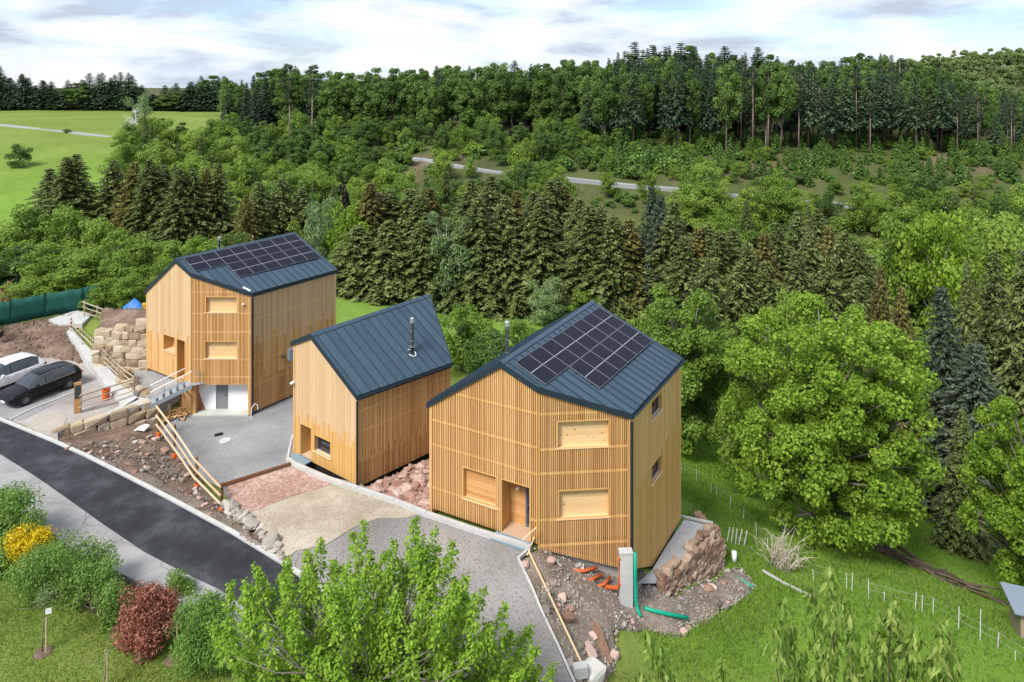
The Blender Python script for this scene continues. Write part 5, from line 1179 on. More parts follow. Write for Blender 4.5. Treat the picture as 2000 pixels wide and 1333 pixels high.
# ================================================================ trees and plants
barkm = MATS['bark']; barkl = timber('grey_bark', (.10, .09, .075), (.19, .17, .14), (.30, .27, .23), .9); barkp = timber('pine_bark', (.13, .10, .08), (.24, .185, .15), (.34, .27, .22), .9); birchb = timber('birch_bark', (.35, .34, .31), (.6, .59, .56), (.75, .74, .72), .8)
LM = dict(
 spruce=leafmat('spruce_needles', (0.051, 0.073, 0.021), (0.123, 0.165, 0.046), (0.239, 0.278, 0.095), .10, w=(.55, .25, .2)),
 olive=leafmat('olive_spruce_needles', (0.069, 0.066, 0.017), (0.149, 0.138, 0.035), (0.253, 0.216, 0.066), .10, w=(.55, .25, .2)),
 blue=leafmat('blue_fir_needles', (.030, .046, .028), (.070, .100, .062), (.130, .170, .110), .10, w=(.55, .25, .2)),
 fir=leafmat('fir_needles', (0.022, 0.046, 0.025), (0.054, 0.094, 0.047), (0.108, 0.166, 0.077), .10, w=(.5, .25, .25)),
 young=leafmat('young_fir_needles', (0.047, 0.105, 0.021), (0.101, 0.191, 0.037), (0.180, 0.295, 0.064), .12, w=(.5, .25, .25)),
 pine=leafmat('pine_needles', (0.024, 0.043, 0.020), (0.053, 0.080, 0.036), (0.096, 0.125, 0.059), .10, w=(.5, .25, .25)),
 beech=leafmat('beech_leaves', (0.057, 0.110, 0.024), (0.116, 0.208, 0.043), (0.198, 0.304, 0.072), .28, w=(.40, .22, .38)),
 green=leafmat('green_leaves', (0.091, 0.170, 0.024), (0.194, 0.310, 0.045), (0.332, 0.451, 0.086), .30, w=(.42, .22, .36)),
 maple=leafmat('maple_leaves', (0.086, 0.171, 0.015), (0.212, 0.348, 0.034), (0.384, 0.525, 0.079), .34, nscale=.45, w=(.45, .45, .10)),
 yellow=leafmat('yellow_green_leaves', (.10, .19, .014), (.20, .33, .030), (.33, .47, .065), .34, w=(.45, .35, .2)),
 pale=leafmat('willow_leaves', (0.101, 0.176, 0.065), (0.195, 0.298, 0.115), (0.329, 0.427, 0.187), .28, w=(.5, .3, .2)),
 front=leafmat('hornbeam_leaves', (0.094, 0.195, 0.017), (0.219, 0.378, 0.034), (0.388, 0.561, 0.072), .34, nscale=1.1, w=(.5, .4, .1)),
 cherry=leafmat('cherry_leaves', (0.094, 0.183, 0.024), (0.213, 0.342, 0.054), (0.450, 0.512, 0.156), .32, nscale=1.5, w=(.6, .35, .05)),
 shrub=leafmat('shrub_leaves', (0.073, 0.164, 0.032), (0.164, 0.296, 0.057), (0.309, 0.442, 0.111), .28, nscale=1.3, w=(.55, .35, .1)),
 thuja=leafmat('feathery_leaves', (0.060, 0.156, 0.024), (0.140, 0.275, 0.047), (0.270, 0.412, 0.092), .25, nscale=1.3, w=(.55, .35, .1)),
 red=leafmat('red_leaves', (0.154, 0.050, 0.036), (0.340, 0.119, 0.084), (0.551, 0.283, 0.185), .25, nscale=2.2, w=(.6, .35, .05)),
 flower=leafmat('yellow_blossom', (.42, .30, .005), (.68, .50, .008), (.80, .66, .03), .25, nscale=2, w=(.6, .35, .05)),
 plum=leafmat('purple_leaves', (.015, .008, .010), (.035, .018, .022), (.06, .032, .035), .15),
 haze=leafmat('hazed_wood_leaves', (0.112, 0.173, 0.052), (0.180, 0.255, 0.078), (0.262, 0.338, 0.117), .25, w=(.4, .3, .3)))  # last entry: distance haze and sunlight are mixed into the pale leaf colour

def unit(a): return a/np.maximum(np.linalg.norm(a, axis=1, keepdims=True), 1e-9)
def diamonds(c, n, s, asp=.55, rng=RNG, along=None, bend=.0):
    """leaf-shaped quads: centre, normal, length"""
    N_ = len(c); n = unit(n); a = rng.normal(size=(N_, 3)) if along is None else along
    t = unit(a-n*np.sum(a*n, 1, keepdims=True)); b = np.cross(n, t); s = np.asarray(s).reshape(-1, 1)*np.ones((N_, 1))
    v = np.empty((N_, 4, 3)); v[:, 0] = c-t*s*.5; v[:, 1] = c+b*s*asp*.5-n*s*bend; v[:, 2] = c+t*s*.5; v[:, 3] = c-b*s*asp*.5-n*s*bend
    return v.reshape(-1, 3)
def leafmesh(name, v, mat):
    q = np.arange(len(v)).reshape(-1, 4); me = big_mesh(name, v, q); me.materials.append(mat); return me
def rnd_dir(n, rng): return unit(rng.normal(size=(n, 3)))
def lobes_crown(rng, lobes, per, leaf, asp=.6, up=.35, jit=.6, shell=.6, droop=0.0):
    """leaves spread through many clumps: lobes = (centre, radii)"""
    out = []
    for (c, r) in lobes:
        k = max(4, int(per*rng.uniform(.75, 1.25))); d = rnd_dir(k, rng); d[:, 2] += .18; d = unit(d)
        rad = shell+(1-shell)*rng.random((k, 1))**.6; rad *= 1+.16*np.sin(d[:, :1]*5+c[0])*np.cos(d[:, 1:2]*4+c[1])
        p = np.asarray(c)+d*rad*np.asarray(r)
        n = d+np.array([0, 0, up])+rng.normal(size=(k, 3))*jit; al = None
        if droop: al = np.array([0, 0, -1.0])*droop+rng.normal(size=(k, 3))*.4
        out.append(diamonds(p, n, leaf*rng.uniform(.65, 1.35, k), asp, rng, al, .08))
    return np.concatenate(out)
def wood_mesh(name, tubes, mat):
    mb = MB()
    for pts, rad, n in tubes: mb.tube(pts, rad, n)
    me = mesh(name, mb.v, mb.f); me.materials.append(mat); me.polygons.foreach_set('use_smooth', [True]*len(me.polygons)); return me
def bend_line(a, b, k, amp, rng):
    a, b = Vector(a), Vector(b); out = [a]
    for i in range(1, k): out.append(a.lerp(b, i/k)+Vector(tuple(rng.normal(size=3)*amp)))
    return out+[b]
def broadleaf(seed, H=10, W=8, trunk=.22, nl=38, per=110, leaf=.42, mat='green', bark=None, top=1.0, asp=.62, droop=0, low=0.0, stems=1, lr=(.20, .34)):
    rng = np.random.default_rng(seed); lobes = []; tubes = []; z0 = H*trunk*(1-low)
    cz = (z0+H)/2; hz = (H-z0)/2; k = 0
    while len(lobes) < nl and k < nl*40:
        k += 1; d = rnd_dir(1, rng)[0]; rr = rng.random()**.45
        p = np.array([d[0]*W/2*rr, d[1]*W/2*rr, cz+d[2]*hz*rr]); f = (p[2]-z0)/(H-z0)
        wid = (math.sin(math.pi*min(1, max(0, f*.86+.10)))**.6)*top if top < 1.01 else 1
        if math.hypot(p[0], p[1]) > W/2*wid*.86: continue
        r = W*rng.uniform(*lr)/2*1.0; lobes.append((p, (r, r, r*.82)))
    tubes.append((bend_line((0, 0, -.3), (rng.normal()*.1*W/8, rng.normal()*.1, H*.72), 5, W*.012, rng), [W*.030, W*.026, W*.021, W*.015, W*.010, W*.004], 8))
    for (p, r) in lobes[:int(nl*.6)]:
        s = max(z0*.75, p[2]*.55); tubes.append((bend_line((0, 0, s), tuple(p*np.array([.9, .9, 1])), 3, W*.015, rng), [W*.011, W*.008, W*.005, W*.002], 5))
    v = lobes_crown(rng, lobes, per, leaf, asp, droop=droop)
    return wood_mesh('trunk', tubes, bark or barkl), leafmesh('crown', v, LM[mat]), float(v[:, 2].max())
def conifer(seed, H=15, Rr=2.6, mat='spruce', bark=None, bare=.06, whorl=.42, nb=9, spray=.55, per=11, droop=.35, power=.85, irregular=.2, asp=.42):
    rng = np.random.default_rng(seed); C, A, Nn, Sz = [], [], [], []; tubes = [([(0, 0, -.3), (0, 0, H*.5), (0, 0, H*.99)], [H*.014, H*.009, H*.001], 7)]
    z = H*bare
    while z < H*.985:
        f = (z-H*bare)/(H*(1-bare)); L = Rr*((1-f)**power)*(.55+.45*min(1, f*7+.25))+.12; k = max(4, int(nb*(.5+.7*(1-f)))); a0 = rng.uniform(0, 6.28)
        for j in range(k):
            a = a0+j*2*math.pi/k+rng.normal()*.22; l = L*(1+rng.normal()*irregular); l = max(.15, l); up = .32*f-.10
            m = max(3, int(per*(.3+.7*l/Rr))); s = (np.arange(m)+rng.random(m))/m; s = .12+.88*s
            dx, dy = math.cos(a), math.sin(a); zz = z+l*(up*s-droop*s*s*(1-f*.6))+rng.normal(size=m)*.05
            lat = rng.normal(size=m)*.20*l*(1.05-s)+rng.normal(size=m)*.06
            C.append(np.stack([dx*l*s-dy*lat, dy*l*s+dx*lat, zz], 1)); sd = np.sign(lat)
            A.append(np.stack([dx*.8-dy*sd*.55, dy*.8+dx*sd*.55, np.full(m, -.35-.25*droop)], 1)+rng.normal(size=(m, 3))*.22)
            Nn.append(np.stack([dx*.35*np.ones(m), dy*.35*np.ones(m), np.ones(m)], 1)+rng.normal(size=(m, 3))*.55); Sz.append(spray*(.55+.6*(1-f))*rng.uniform(.7, 1.3, m))
            if j % 2 == 0: tubes.append(([(0, 0, z), (dx*l*.85, dy*l*.85, z+l*.85*(up-droop*.8))], [.035*(1-f)+.012, .008], 4))
        z += whorl*(1.1-.45*f)*rng.uniform(.8, 1.2)
    v = diamonds(np.concatenate(C), np.concatenate(Nn), np.concatenate(Sz), asp, rng, np.concatenate(A), .10)
    return wood_mesh('trunk', tubes, bark or barkm), leafmesh('crown', v, LM[mat]), float(v[:, 2].max())
def pine_tree(seed, H=24, mat='pine'):
    rng = np.random.default_rng(seed); lobes = []; tubes = [([(0, 0, -.3), (.1, 0, H*.4), (.0, .1, H*.97)], [.27, .21, .05], 8)]
    for i in range(26):
        f = rng.random(); z = H*(.56+.43*f); a = rng.uniform(0, 6.28); l = rng.uniform(.5, 2.3)*(1.15-.75*f); p = np.array([l*math.cos(a), l*math.sin(a), z]); r = rng.uniform(.6, 1.15); lobes.append((p, (r, r, r*.55))); tubes.append(([(0, 0, z-.4), tuple(p)], [.05, .02], 4))
    for i in range(8): z = H*rng.uniform(.3, .55); a = rng.uniform(0, 6.28); tubes.append(([(0, 0, z), (1.0*math.cos(a), 1.0*math.sin(a), z-.2)], [.03, .01], 4))
    return wood_mesh('trunk', tubes, barkp), leafmesh('crown', lobes_crown(rng, lobes, 95, .42, .35, .3, .7, .25), LM[mat]), H
def plant(tpl, name, loc, H, wscale=1.0, rz=None, label=None, cat='tree', group=None, crown='crown', lean=0):
    tr, cr, h0 = tpl; s = H/h0; o = bpy.data.objects.new(name, None); COL.objects.link(o); o.location = loc; o.scale = (s*wscale, s*wscale, s); o.rotation_euler = (lean, 0, random.uniform(0, 6.28) if rz is None else rz); o.empty_display_size = .3
    for nm, me in (('trunk', tr), (crown, cr)):
        c = bpy.data.objects.new(nm, me); COL.objects.link(c); c.parent = o
    return tag(o, label, cat, group)
def plant_px(tpl, name, u, vtop, y, wpx=None, w0=None, **k):
    """tree whose top is seen at (u, vtop), standing on the ground at distance y"""
    p = aty(u, vtop, y); z = gz(p.x, p.y)-.05; H = p.z-z
    ws = 1.0 if wpx is None else (wpx*y/FPX)/(w0*H/tpl[2])
    return plant(tpl, name, (p.x, p.y, z), H, ws, **k)

# ---- templates
T_spr = [conifer(i, 15, 2.9, 'spruce', droop=.42, irregular=.2, per=42, spray=.52, nb=12, whorl=.40, asp=.34) for i in range(4)]
T_oli = [conifer(11, 13, 2.9, 'olive', droop=.4, per=42, spray=.52, nb=12, asp=.34), conifer(12, 14, 2.7, 'olive', droop=.5, per=42, spray=.52, nb=12, asp=.34)]
T_blu = [conifer(21, 14, 3.1, 'blue', droop=.3, per=42, spray=.5, nb=12, asp=.34), conifer(22, 15, 3.0, 'blue', droop=.3, per=42, spray=.5, nb=12, asp=.34)]
T_fir = [conifer(30+i, 24, 4.0, 'fir', bare=.10, whorl=.8, nb=11, spray=1.05, per=19, droop=.24, power=.72, irregular=.26, asp=.5) for i in range(4)]
T_firb = [conifer(35+i, 24, 3.4, 'fir', bare=.34, whorl=.8, nb=10, spray=1.05, per=17, droop=.26, power=.6, irregular=.3, asp=.45) for i in range(2)]
T_yng = [conifer(40+i, 5, 1.25, 'young', whorl=.30, nb=9, spray=.55, per=8, droop=.12, bare=.03, asp=.5) for i in range(3)]
T_pin = [pine_tree(50+i) for i in range(3)]
T_bee = [broadleaf(60+i, 22, 12, .12+.08*i, 52, 150, .72, 'beech', top=1.0) for i in range(4)]
T_gre = [broadleaf(70+i, 10, 8.5, .16, 46, 150, .38, 'green', low=.5) for i in range(4)]
T_bsh = [broadleaf(75+i, 10, 9.5, .10, 42, 150, .40, m_, low=.8) for i, m_ in enumerate(('green', 'beech', 'green'))]
T_pal = [broadleaf(80+i, 10, 7, .14, 36, 120, .42, 'pale', bark=birchb, droop=.9, asp=.35, low=.6) for i in range(2)]
T_yel = [broadleaf(85, 10, 8, .2, 44, 170, .36, 'yellow')]
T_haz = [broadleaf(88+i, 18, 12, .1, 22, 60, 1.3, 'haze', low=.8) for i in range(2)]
T_plu = broadleaf(91, 6, 6, .1, 20, 90, .45, 'plum')
T_map = broadleaf(95, 15.5, 15.5, .10, 420, 270, .22, 'maple', low=.35, lr=(.075, .135), asp=.85, top=1.1)
T_map2 = broadleaf(96, 14, 12, .12, 260, 240, .23, 'maple', low=.2, lr=(.08, .15), asp=.8)
T_map3 = broadleaf(97, 14, 12, .12, 130, 320, .27, 'green', low=.5, lr=(.12, .22), asp=.8)

G_ridge = 'trees of the wood on the far hill'; G_mid = 'trees in the valley behind the houses'
# ---- named trees near the houses
p_ = aty(1618,1068,43.5); plant(T_map, 'maple_tree', (p_.x, p_.y+.6, gz(p_.x, p_.y)-.1), 15.0, .93, 1.1, 'huge bright green maple filling the right side, in front of dark spruces')
p_ = aty(1985,1195,40); plant(T_map2, 'maple_tree', (p_.x+1.3, p_.y, gz(p_.x, p_.y)-.1), 13.0, .78, .3, 'bright green maple cut by the right edge, trunk visible below')
p_ = aty(1437,985,51); plant(T_gre[2], 'young_tree', (p_.x, p_.y, gz(p_.x, p_.y)), 7.6, .62, 2.0, 'slender young tree at the left flank of the big maple')
plant_px(T_map3, 'broadleaf_tree', 1335, 560, 58, 250, 12, label='rounded dark green tree right behind the right-hand house', rz=.5)
plant_px(T_gre[0], 'broadleaf_tree', 1255, 590, 64, 130, 8.5, label='dark green tree left of the rounded tree, behind the solar roof')
for u, v, y, w, tpl, nm, lab in ((1840,560,60,130,T_blu[0],'blue_fir','pale blue-green fir behind the big maple'),(1905,668,56,170,T_blu[1],'blue_fir','dark bluish fir to the right of the big maple'),(1880,800,50,90,T_spr[1],'spruce_tree','dark spruce half hidden between the two maples'),(1760,560,60,110,T_oli[1],'spruce_tree','brownish spruce showing above the right shoulder of the maple'),
        (1720,520,66,90,T_oli[0],'spruce_tree','olive spruce just above the top of the big maple'),(1943,490,64,130,T_spr[0],'spruce_tree','large drooping spruce near the right edge'),(2000,486,60,150,T_spr[2],'spruce_tree','wide drooping spruce cut by the right edge'),(1888,505,70,80,T_spr[3],'spruce_tree','narrow spruce left of the drooping spruces at right')):
    plant_px(tpl, nm, u, v, y, w, 4.4, label=lab)
for u, v, y, w, tpl, lab in ((1827,395,100,150,T_yel[0],'yellow-green tree shining above the spruces on the right'),(1752,412,104,120,T_gre[1],'green tree left of the yellow-green one'),(1945,412,100,150,T_gre[3],'green tree right of the yellow-green one'),
        (688,392,96,110,T_yel[0],'yellow-green tree behind the left house ridge end'),(622,378,98,120,T_pal[0],'pale grey-green willow behind the left house roof'),(868,412,90,130,T_pal[1],'pale weeping birch left of the spruce row'),(775,505,92,130,T_gre[0],'green tree behind the middle house roof'),(675,450,94,90,T_gre[1],'fresh green tree at the right end of the left house roof'),
        (1060,540,82,110,T_pal[0],'pale grey-green bush tree behind the flue of the right house'),(900,585,62,110,T_bsh[0],'rounded green bush at the right edge of the middle house roof'),(955,640,58,100,T_bsh[1],'dark bush in the grass between middle and right house'),(1015,620,64,80,T_bsh[2],'small bush left of the right house ridge')):
    plant_px(tpl, 'broadleaf_tree', u, v, y, w, 8.0, label=lab)
for u, v, y, w, tpl, lab in ((650,520,96,80,T_gre[2],'fresh green tree at the foot of the spruces behind the left house'),(890,492,93,90,T_gre[3],'green tree at the foot of the weeping birch'),(1000,530,90,80,T_pal[1],'small pale tree before the spruce row, left of the solar roof'),(1150,565,84,100,T_gre[1],'green tree before the spruce row, just above the solar roof ridge'),(1262,470,94,70,T_yel[0],'light green tree breaking the spruce row'),(1425,520,74,110,T_gre[0],'green tree before the spruces, left of the big maple'),(1540,560,66,100,T_gre[2],'green tree peeping over the big maple from behind')):
    plant_px(tpl, 'broadleaf_tree', u, v, y, w, 8.0, label=lab)
plant_px(T_plu, 'purple_tree', 660, 358, 104, 70, 6, label='dark purple-leaved tree above the left house')
# ---- spruce rows behind the houses
row = [(98,329,108),(130,306,108),(150,300,106),(224,312,108),(262,316,106),(294,310,104),(322,322,104),(350,330,100),(375,327,100),(402,330,102),(427,318,106),(504,354,100),(553,347,102),(590,362,104),
       (723,357,88),(745,375,90),(765,370,90),(800,368,90),(822,380,88),(842,368,90),(916,350,92),(935,385,84),(961,340,94),(985,380,84),(1010,372,86),(1040,372,84),(1060,385,82),(1077,350,90),(1087,344,94),(1105,362,92),(1130,385,84),(1150,400,80),(1175,402,82),(1200,420,78),(1227,428,78),(1245,440,82),(1315,393,88),(1308,420,82),(1335,458,76),(1362,445,80),(1381,438,80),(1405,450,78),(1430,445,80),(1460,470,74),(1490,455,76),(1516,433,80),(1559,412,82),(1580,450,74),(1597,404,84),(1620,440,78),(1646,449,76),(1675,470,74),(1700,495,72)]
row = [(u, v, y+(9 if 600 < u < 1260 else 0)) for u, v, y in row]
row.sort(); nL_ = sum(1 for q in row if q[0] < 600)
for i, (u, v, y) in enumerate(row):
    far = u < 600; od = ordinal(i+1 if far else i+1-nL_)
    plant_px((T_spr+T_oli[1:])[i % 5], 'spruce_tree', u+random.uniform(-3, 3), v, y+random.uniform(-2, 2), 84 if far else 104, 3.4, label=(od+' spruce from the left in the group above the left house' if far else od+' spruce from the left in the tall row behind the houses'), group=('spruces above the left house' if far else 'spruce row behind the houses'))
plant_px(T_oli[0], 'spruce_tree', 480, 380, 96, 90, 5.2, label='golden olive spruce just left of the left house ridge')
for u, v, y in ((1273,364,88),(1290,380,84)): plant_px(T_blu[0], 'blue_fir', u, v, y, 86, 4.4, label='grey-blue spruce standing in the row behind the right house', group='grey-blue spruces')
for i, (u, v) in enumerate(((700,440),(760,430),(830,430),(900,450),(950,430),(1000,440),(1060,440),(1120,450),(1180,470),(1240,500),(1380,500),(1440,510),(1500,510),(1560,490),(1620,500),(1680,540))):
    plant_px(T_spr[int(u) % 4], 'spruce_tree', u, v, 91 if u < 1290 else 70, 104, 3.4, lean=random.uniform(-.03, .03), label=ordinal(i+1)+' from the left of the lower spruces in front of the tall row', group='lower spruces of the row')
# ---- bushes behind the parking ground
THK = ((10,430,74,120),(70,395,78,130),(130,402,76,120),(185,425,74,120),(240,440,72,100),(30,480,68,130),(100,470,68,120),(165,480,66,120),(225,490,66,100),(280,470,72,90),(330,470,84,100),(390,455,86,110),(450,452,88,90),(60,540,64,100),(120,530,66,100),(200,545,62,90),(255,535,62,80),(300,540,64,70),(-60,440,72,140),(-40,520,66,130),(320,500,70,70),(585,430,100,90),(640,440,100,90))
for i, (u, v, y, w) in enumerate(THK):
    plant_px((T_gre+T_bsh)[i % 7], 'bushy_tree', u, v, y, w, 8.6, label=ordinal(1+sum(1 for q in THK if q[0] < u and (q[1] < 460) == (v < 460)))+' from the left of the '+('taller' if v < 460 else 'lower')+' bushy trees behind the parking ground and left house', group='thicket behind the parking ground')
# ---- valley trees
rs = random.Random(3); nv_ = 0
def fill(n, ur, yr, hr, tpls, name, label, group, wj=(.85, 1.25), ok=None, seed=1, mind=2.4):
    r = random.Random(seed); pts = []; k = 0; tries = 0
    while k < n and tries < n*40:
        tries += 1; u = r.uniform(*ur); y = math.sqrt(r.uniform(yr[0]**2, yr[1]**2)); x = (u-1000)/FPX*y
        if ok and not ok(u, y): continue
        if any((x-a)**2+(y-b)**2 < mind*mind for a, b in pts): continue
        pts.append((x, y)); H = r.uniform(*hr); plant(r.choice(tpls), name, (x, y, gz(x, y)-.1), H, r.uniform(*wj), label=label, group=group); k += 1
def off_road(u, y, gap=20):     # keep the valley road open to view
    for i in range(len(VR)-1):
        if VR[i][0] <= u <= VR[i+1][0]:
            f = (u-VR[i][0])/(VR[i+1][0]-VR[i][0]); yr_ = VR[i][2]+f*(VR[i+1][2]-VR[i][2]); return not (yr_-(gap if (870 < u < 990 or 1095 < u < 1335) else 4) < y < yr_+4)
    return True
fill(62, (300,720), (106,150), (6,10), T_gre+T_bsh, 'bushy_tree', 'green tree on the valley side left of the houses, below the wood', 'valley trees on the left', seed=2, mind=3.4, ok=lambda u, y: u > 300+(y-106)*3.2)
fill(100, (700,1420), (98,158), (5.5,10.5), T_gre+T_bsh+T_bee[:1], 'broadleaf_tree', 'green tree on the valley side between spruce row and valley road', 'valley trees in the middle', seed=3, mind=3.2, ok=off_road)
fill(95, (1380,2030), (84,150), (6,11.5), T_gre+T_bsh, 'broadleaf_tree', 'green tree on the valley side at right, below the valley road', 'valley trees on the right', seed=4, mind=3.3, ok=off_road)
fill(26, (560,2000), (100,140), (8,13), T_spr, 'spruce_tree', 'single brown-green spruce among the valley trees', 'scattered valley spruces', seed=5, mind=5, ok=off_road)
fill(60, (640,1250), (172,205), (5,9), T_bsh+T_bee, 'bushy_tree', 'low green tree on the slope just above the valley road', 'slope trees above the valley road', seed=6, mind=3.4, ok=off_road)
fill(70, (430,720), (150,205), (6,11), T_bee+T_gre[:2], 'broadleaf_tree', 'green tree where the wood meets the meadow', 'trees at the meadow edge', seed=7, mind=3.8, ok=lambda u, y: u > 430+max(0, (170-y))*0 and off_road(u, y))
fill(210, (1120,2030), (160,196), (2.8,6.2), T_yng, 'young_fir', 'young bright green fir on the clearing above the valley road', 'young firs on the clearing', seed=8, mind=1.9, ok=off_road)
fill(170, (900,2030), (152,198), (1.6,4.2), T_bsh, 'bush', 'low bush on the clearing above the valley road', 'bushes on the clearing', seed=9, mind=2.2, ok=off_road, wj=(1.1, 1.6))
for i, u in enumerate((715, 740, 765, 800, 855, 868, 918, 1000, 1025, 1050, 1075, 1092, 1185, 1268, 1352, 1375, 1400, 1470, 1500, 1530, 1560, 1590, 1615, 1710, 1740, 1770, 1800, 1835, 1870, 1905, 1940, 1980, 2020)):
    k_ = next(j for j in range(len(VR)-1) if VR[j][0] <= u <= VR[j+1][0]); f_ = (u-VR[k_][0])/(VR[k_+1][0]-VR[k_][0]); vv = VR[k_][1]+f_*(VR[k_+1][1]-VR[k_][1]); yy = VR[k_][2]+f_*(VR[k_+1][2]-VR[k_][2])-6-(i % 3)*2
    plant_px((T_bsh+T_gre)[i % 7], 'roadside_tree', u, vv-14-(i*7 % 12), yy, label='green tree standing right in front of the valley road', group='trees in front of the valley road')
fill(52, (225,445), (114,188), (6,10.5), T_gre+T_bsh+T_bee[:2], 'meadow_tree', 'green tree on the valley side below the farm track', 'trees below the farm track', seed=49, mind=3.4, ok=lambda u, y: u > 225+(y-150)*.9)
fill(7, (240,430), (120,175), (9,13), T_spr, 'meadow_spruce', 'slim dark spruce among the trees below the farm track', 'spruces below the farm track', seed=59, mind=6, wj=(.6, .8))
# undergrowth that covers the ground between the trees: nobody could count it
def undergrowth(name, specs):
    rng = np.random.default_rng(4); base = []
    for i in range(4):
        lb = [(np.array([d[0]*3.2, d[1]*3.2, 4.2+d[2]*3.2]), (2.3, 2.3, 2.0)) for d in rnd_dir(13, rng)*rng.random((13, 1))**.4]; base.append(lobes_crown(rng, lb, 58, 1.2))
    V_, M_ = [], []
    for n, ur, yr, hr in specs:
        k = 0; tries = 0
        while k < n and tries < n*30:
            tries += 1; u = rng.uniform(*ur); y = math.sqrt(rng.uniform(yr[0]**2, yr[1]**2))
            if not off_road(u, y, 5 if hr[1] == 2.5 else 20): continue
            x = (u-1000)/FPX*y; H = rng.uniform(*hr); b_ = base[rng.integers(4)]; a = rng.uniform(0, 6.28); s_ = H/8.5; w_ = s_*rng.uniform(1.1, 1.7); ca, sa = math.cos(a), math.sin(a)
            V_.append(np.stack([(b_[:, 0]*ca-b_[:, 1]*sa)*w_+x, (b_[:, 0]*sa+b_[:, 1]*ca)*w_+y, b_[:, 2]*s_+gz(x, y)-.15*H], 1)); M_.append(np.full(len(b_)//4, rng.integers(3))); k += 1
    v = np.concatenate(V_); me = big_mesh(name, v, np.arange(len(v)).reshape(-1, 4)); me.polygons.foreach_set('material_index', np.concatenate(M_).astype(np.int32))
    o = link(name, me, None, [LM['green'], LM['beech'], LM['young']]); return tag(o, kind='stuff')
undergrowth('undergrowth', [(190, (640,2030), (98,150), (1.6,4.0)), (45, (640,2000), (136,162), (1.0,2.2)), (150, (870,1345), (118,160), (.8,2.5)), (160, (640,1320), (163,200), (1.6,4.2)), (80, (1280,2030), (160,188), (1.0,2.6))])
# ---- wood on the ridge
VT = [(-100,120),(0,122),(60,150),(120,150),(210,140),(255,140),(285,178),(340,165),(400,150),(470,150),(560,122),(620,140),(700,132),(800,130),(900,124),(1000,122),(1100,118),(1190,108),(1230,92),(1340,88),(1400,104),(1480,98),(1560,110),(1640,108),(1700,98),(1760,104),(1795,128),(1835,116),(1880,152),(1950,168),(2000,185),(2150,190)]
def vt(u):
    for (a, b), (c, d) in zip(VT, VT[1:]):
        if a <= u <= c: return b+(d-b)*(u-a)/(c-a)
    return 140
r = random.Random(5)
for row_i, (y, dv) in enumerate(((187, 46), (197, 34), (207, 24), (220, 16), (236, 8), (258, 2))):
    u = 445 if row_i > 1 else 1150
    while u < 2030:
        yy = y+r.uniform(-5, 5)
        if u < 640: yy += 10
        top = vt(u)+dv*r.uniform(.3, 1.3)+r.uniform(-4, 10); dens = r.random()
        if u < 600: kind = 'fir' if dens < .45 else 'bee'
        elif u < 1180: kind = 'bee' if dens < .82 else 'fir'
        elif u < 1440: kind = 'fir' if dens < (.8 if row_i > 1 else .4) else 'bee'
        else: kind = 'fir' if dens < .55 else ('bee' if dens < .9 else 'pine')
        if row_i == 0 and u > 1440 and dens > .72: kind = 'pine'
        p_ = aty(u, top, yy); z = gz(p_.x, p_.y); H = max(12, p_.z-z)
        if kind == 'fir': plant(r.choice(T_firb if row_i < 2 else T_fir), 'fir_tree', (p_.x, p_.y, z), H, r.uniform(.85, 1.15), label='tall dark fir in the wood on the far hill', group=G_ridge+', firs')
        elif kind == 'pine': plant(r.choice(T_pin), 'pine_tree', (p_.x, p_.y, z), H, r.uniform(.85, 1.1), label='tall pine with a bare reddish trunk at the edge of the far wood', group=G_ridge+', pines')
        else: plant(r.choice(T_bee[2:] if row_i < 2 else T_bee), 'beech_tree', (p_.x, p_.y, z), H, r.uniform(.6, .85) if row_i < 2 else r.uniform(.8, 1.1), label='tall leafy beech in the wood on the far hill', group=G_ridge+', beeches')
        u += r.uniform(17, 28)*(.85 if kind != 'bee' else 1.15)*(1.35 if row_i < 2 else 1.0)
for u, v in ((1240,82),(1275,88),(1300,92),(1330,84),(1352,96),(1415,90),(1480,92),(1005,118)): plant_px(r.choice(T_fir), 'fir_tree', u, v, 232, 60, 6, label='pointed dark fir standing out on the skyline of the far wood', group='skyline firs')
for u, v in ((565,120),(610,122),(1500,140),(1470,130),(1560,150),(1700,180),(1790,190),(1870,175),(1910,180),(1975,190)): plant_px(r.choice(T_pin), 'pine_tree', u, v, 184, label='tall pine with a bare reddish trunk at the edge of the far wood', group=G_ridge+', pines')
u = -40
while u < 440:
    for y in (338, 352):
        t_ = r.choice(T_fir+T_fir+T_bee[:1]); plant_px(t_, 'fir_tree' if t_ in T_fir else 'beech_tree', u+r.uniform(-6, 6), vt(u)+r.uniform(-6, 30)+(6 if y < 345 else 0), y, wpx=44, w0=8.0, label='dark tree in the belt along the top of the meadow', group='tree belt above the meadow')
    u += r.uniform(9, 15)
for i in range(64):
    u = r.uniform(1720, 2030); y = r.uniform(540, 650); x = (u-1000)/FPX*y; plant(r.choice(T_haz), 'hill_tree', (x, y, gz(x, y)-1), r.uniform(14, 20), r.uniform(.9, 1.3), label='tree with haze and sunlight tinted into its pale leaves on the distant rounded hill at right', group='wood on the distant hill')
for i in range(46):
    u = r.uniform(1760, 2030); y = r.uniform(300, 530); x = (u-1000)/FPX*y; plant(r.choice(T_haz), 'hill_tree', (x, y, gz(x, y)-1), r.uniform(11, 16), r.uniform(.9, 1.3), label='haze-tinted pale leafy tree on the slope below the distant rounded hill', group='trees below the distant hill')
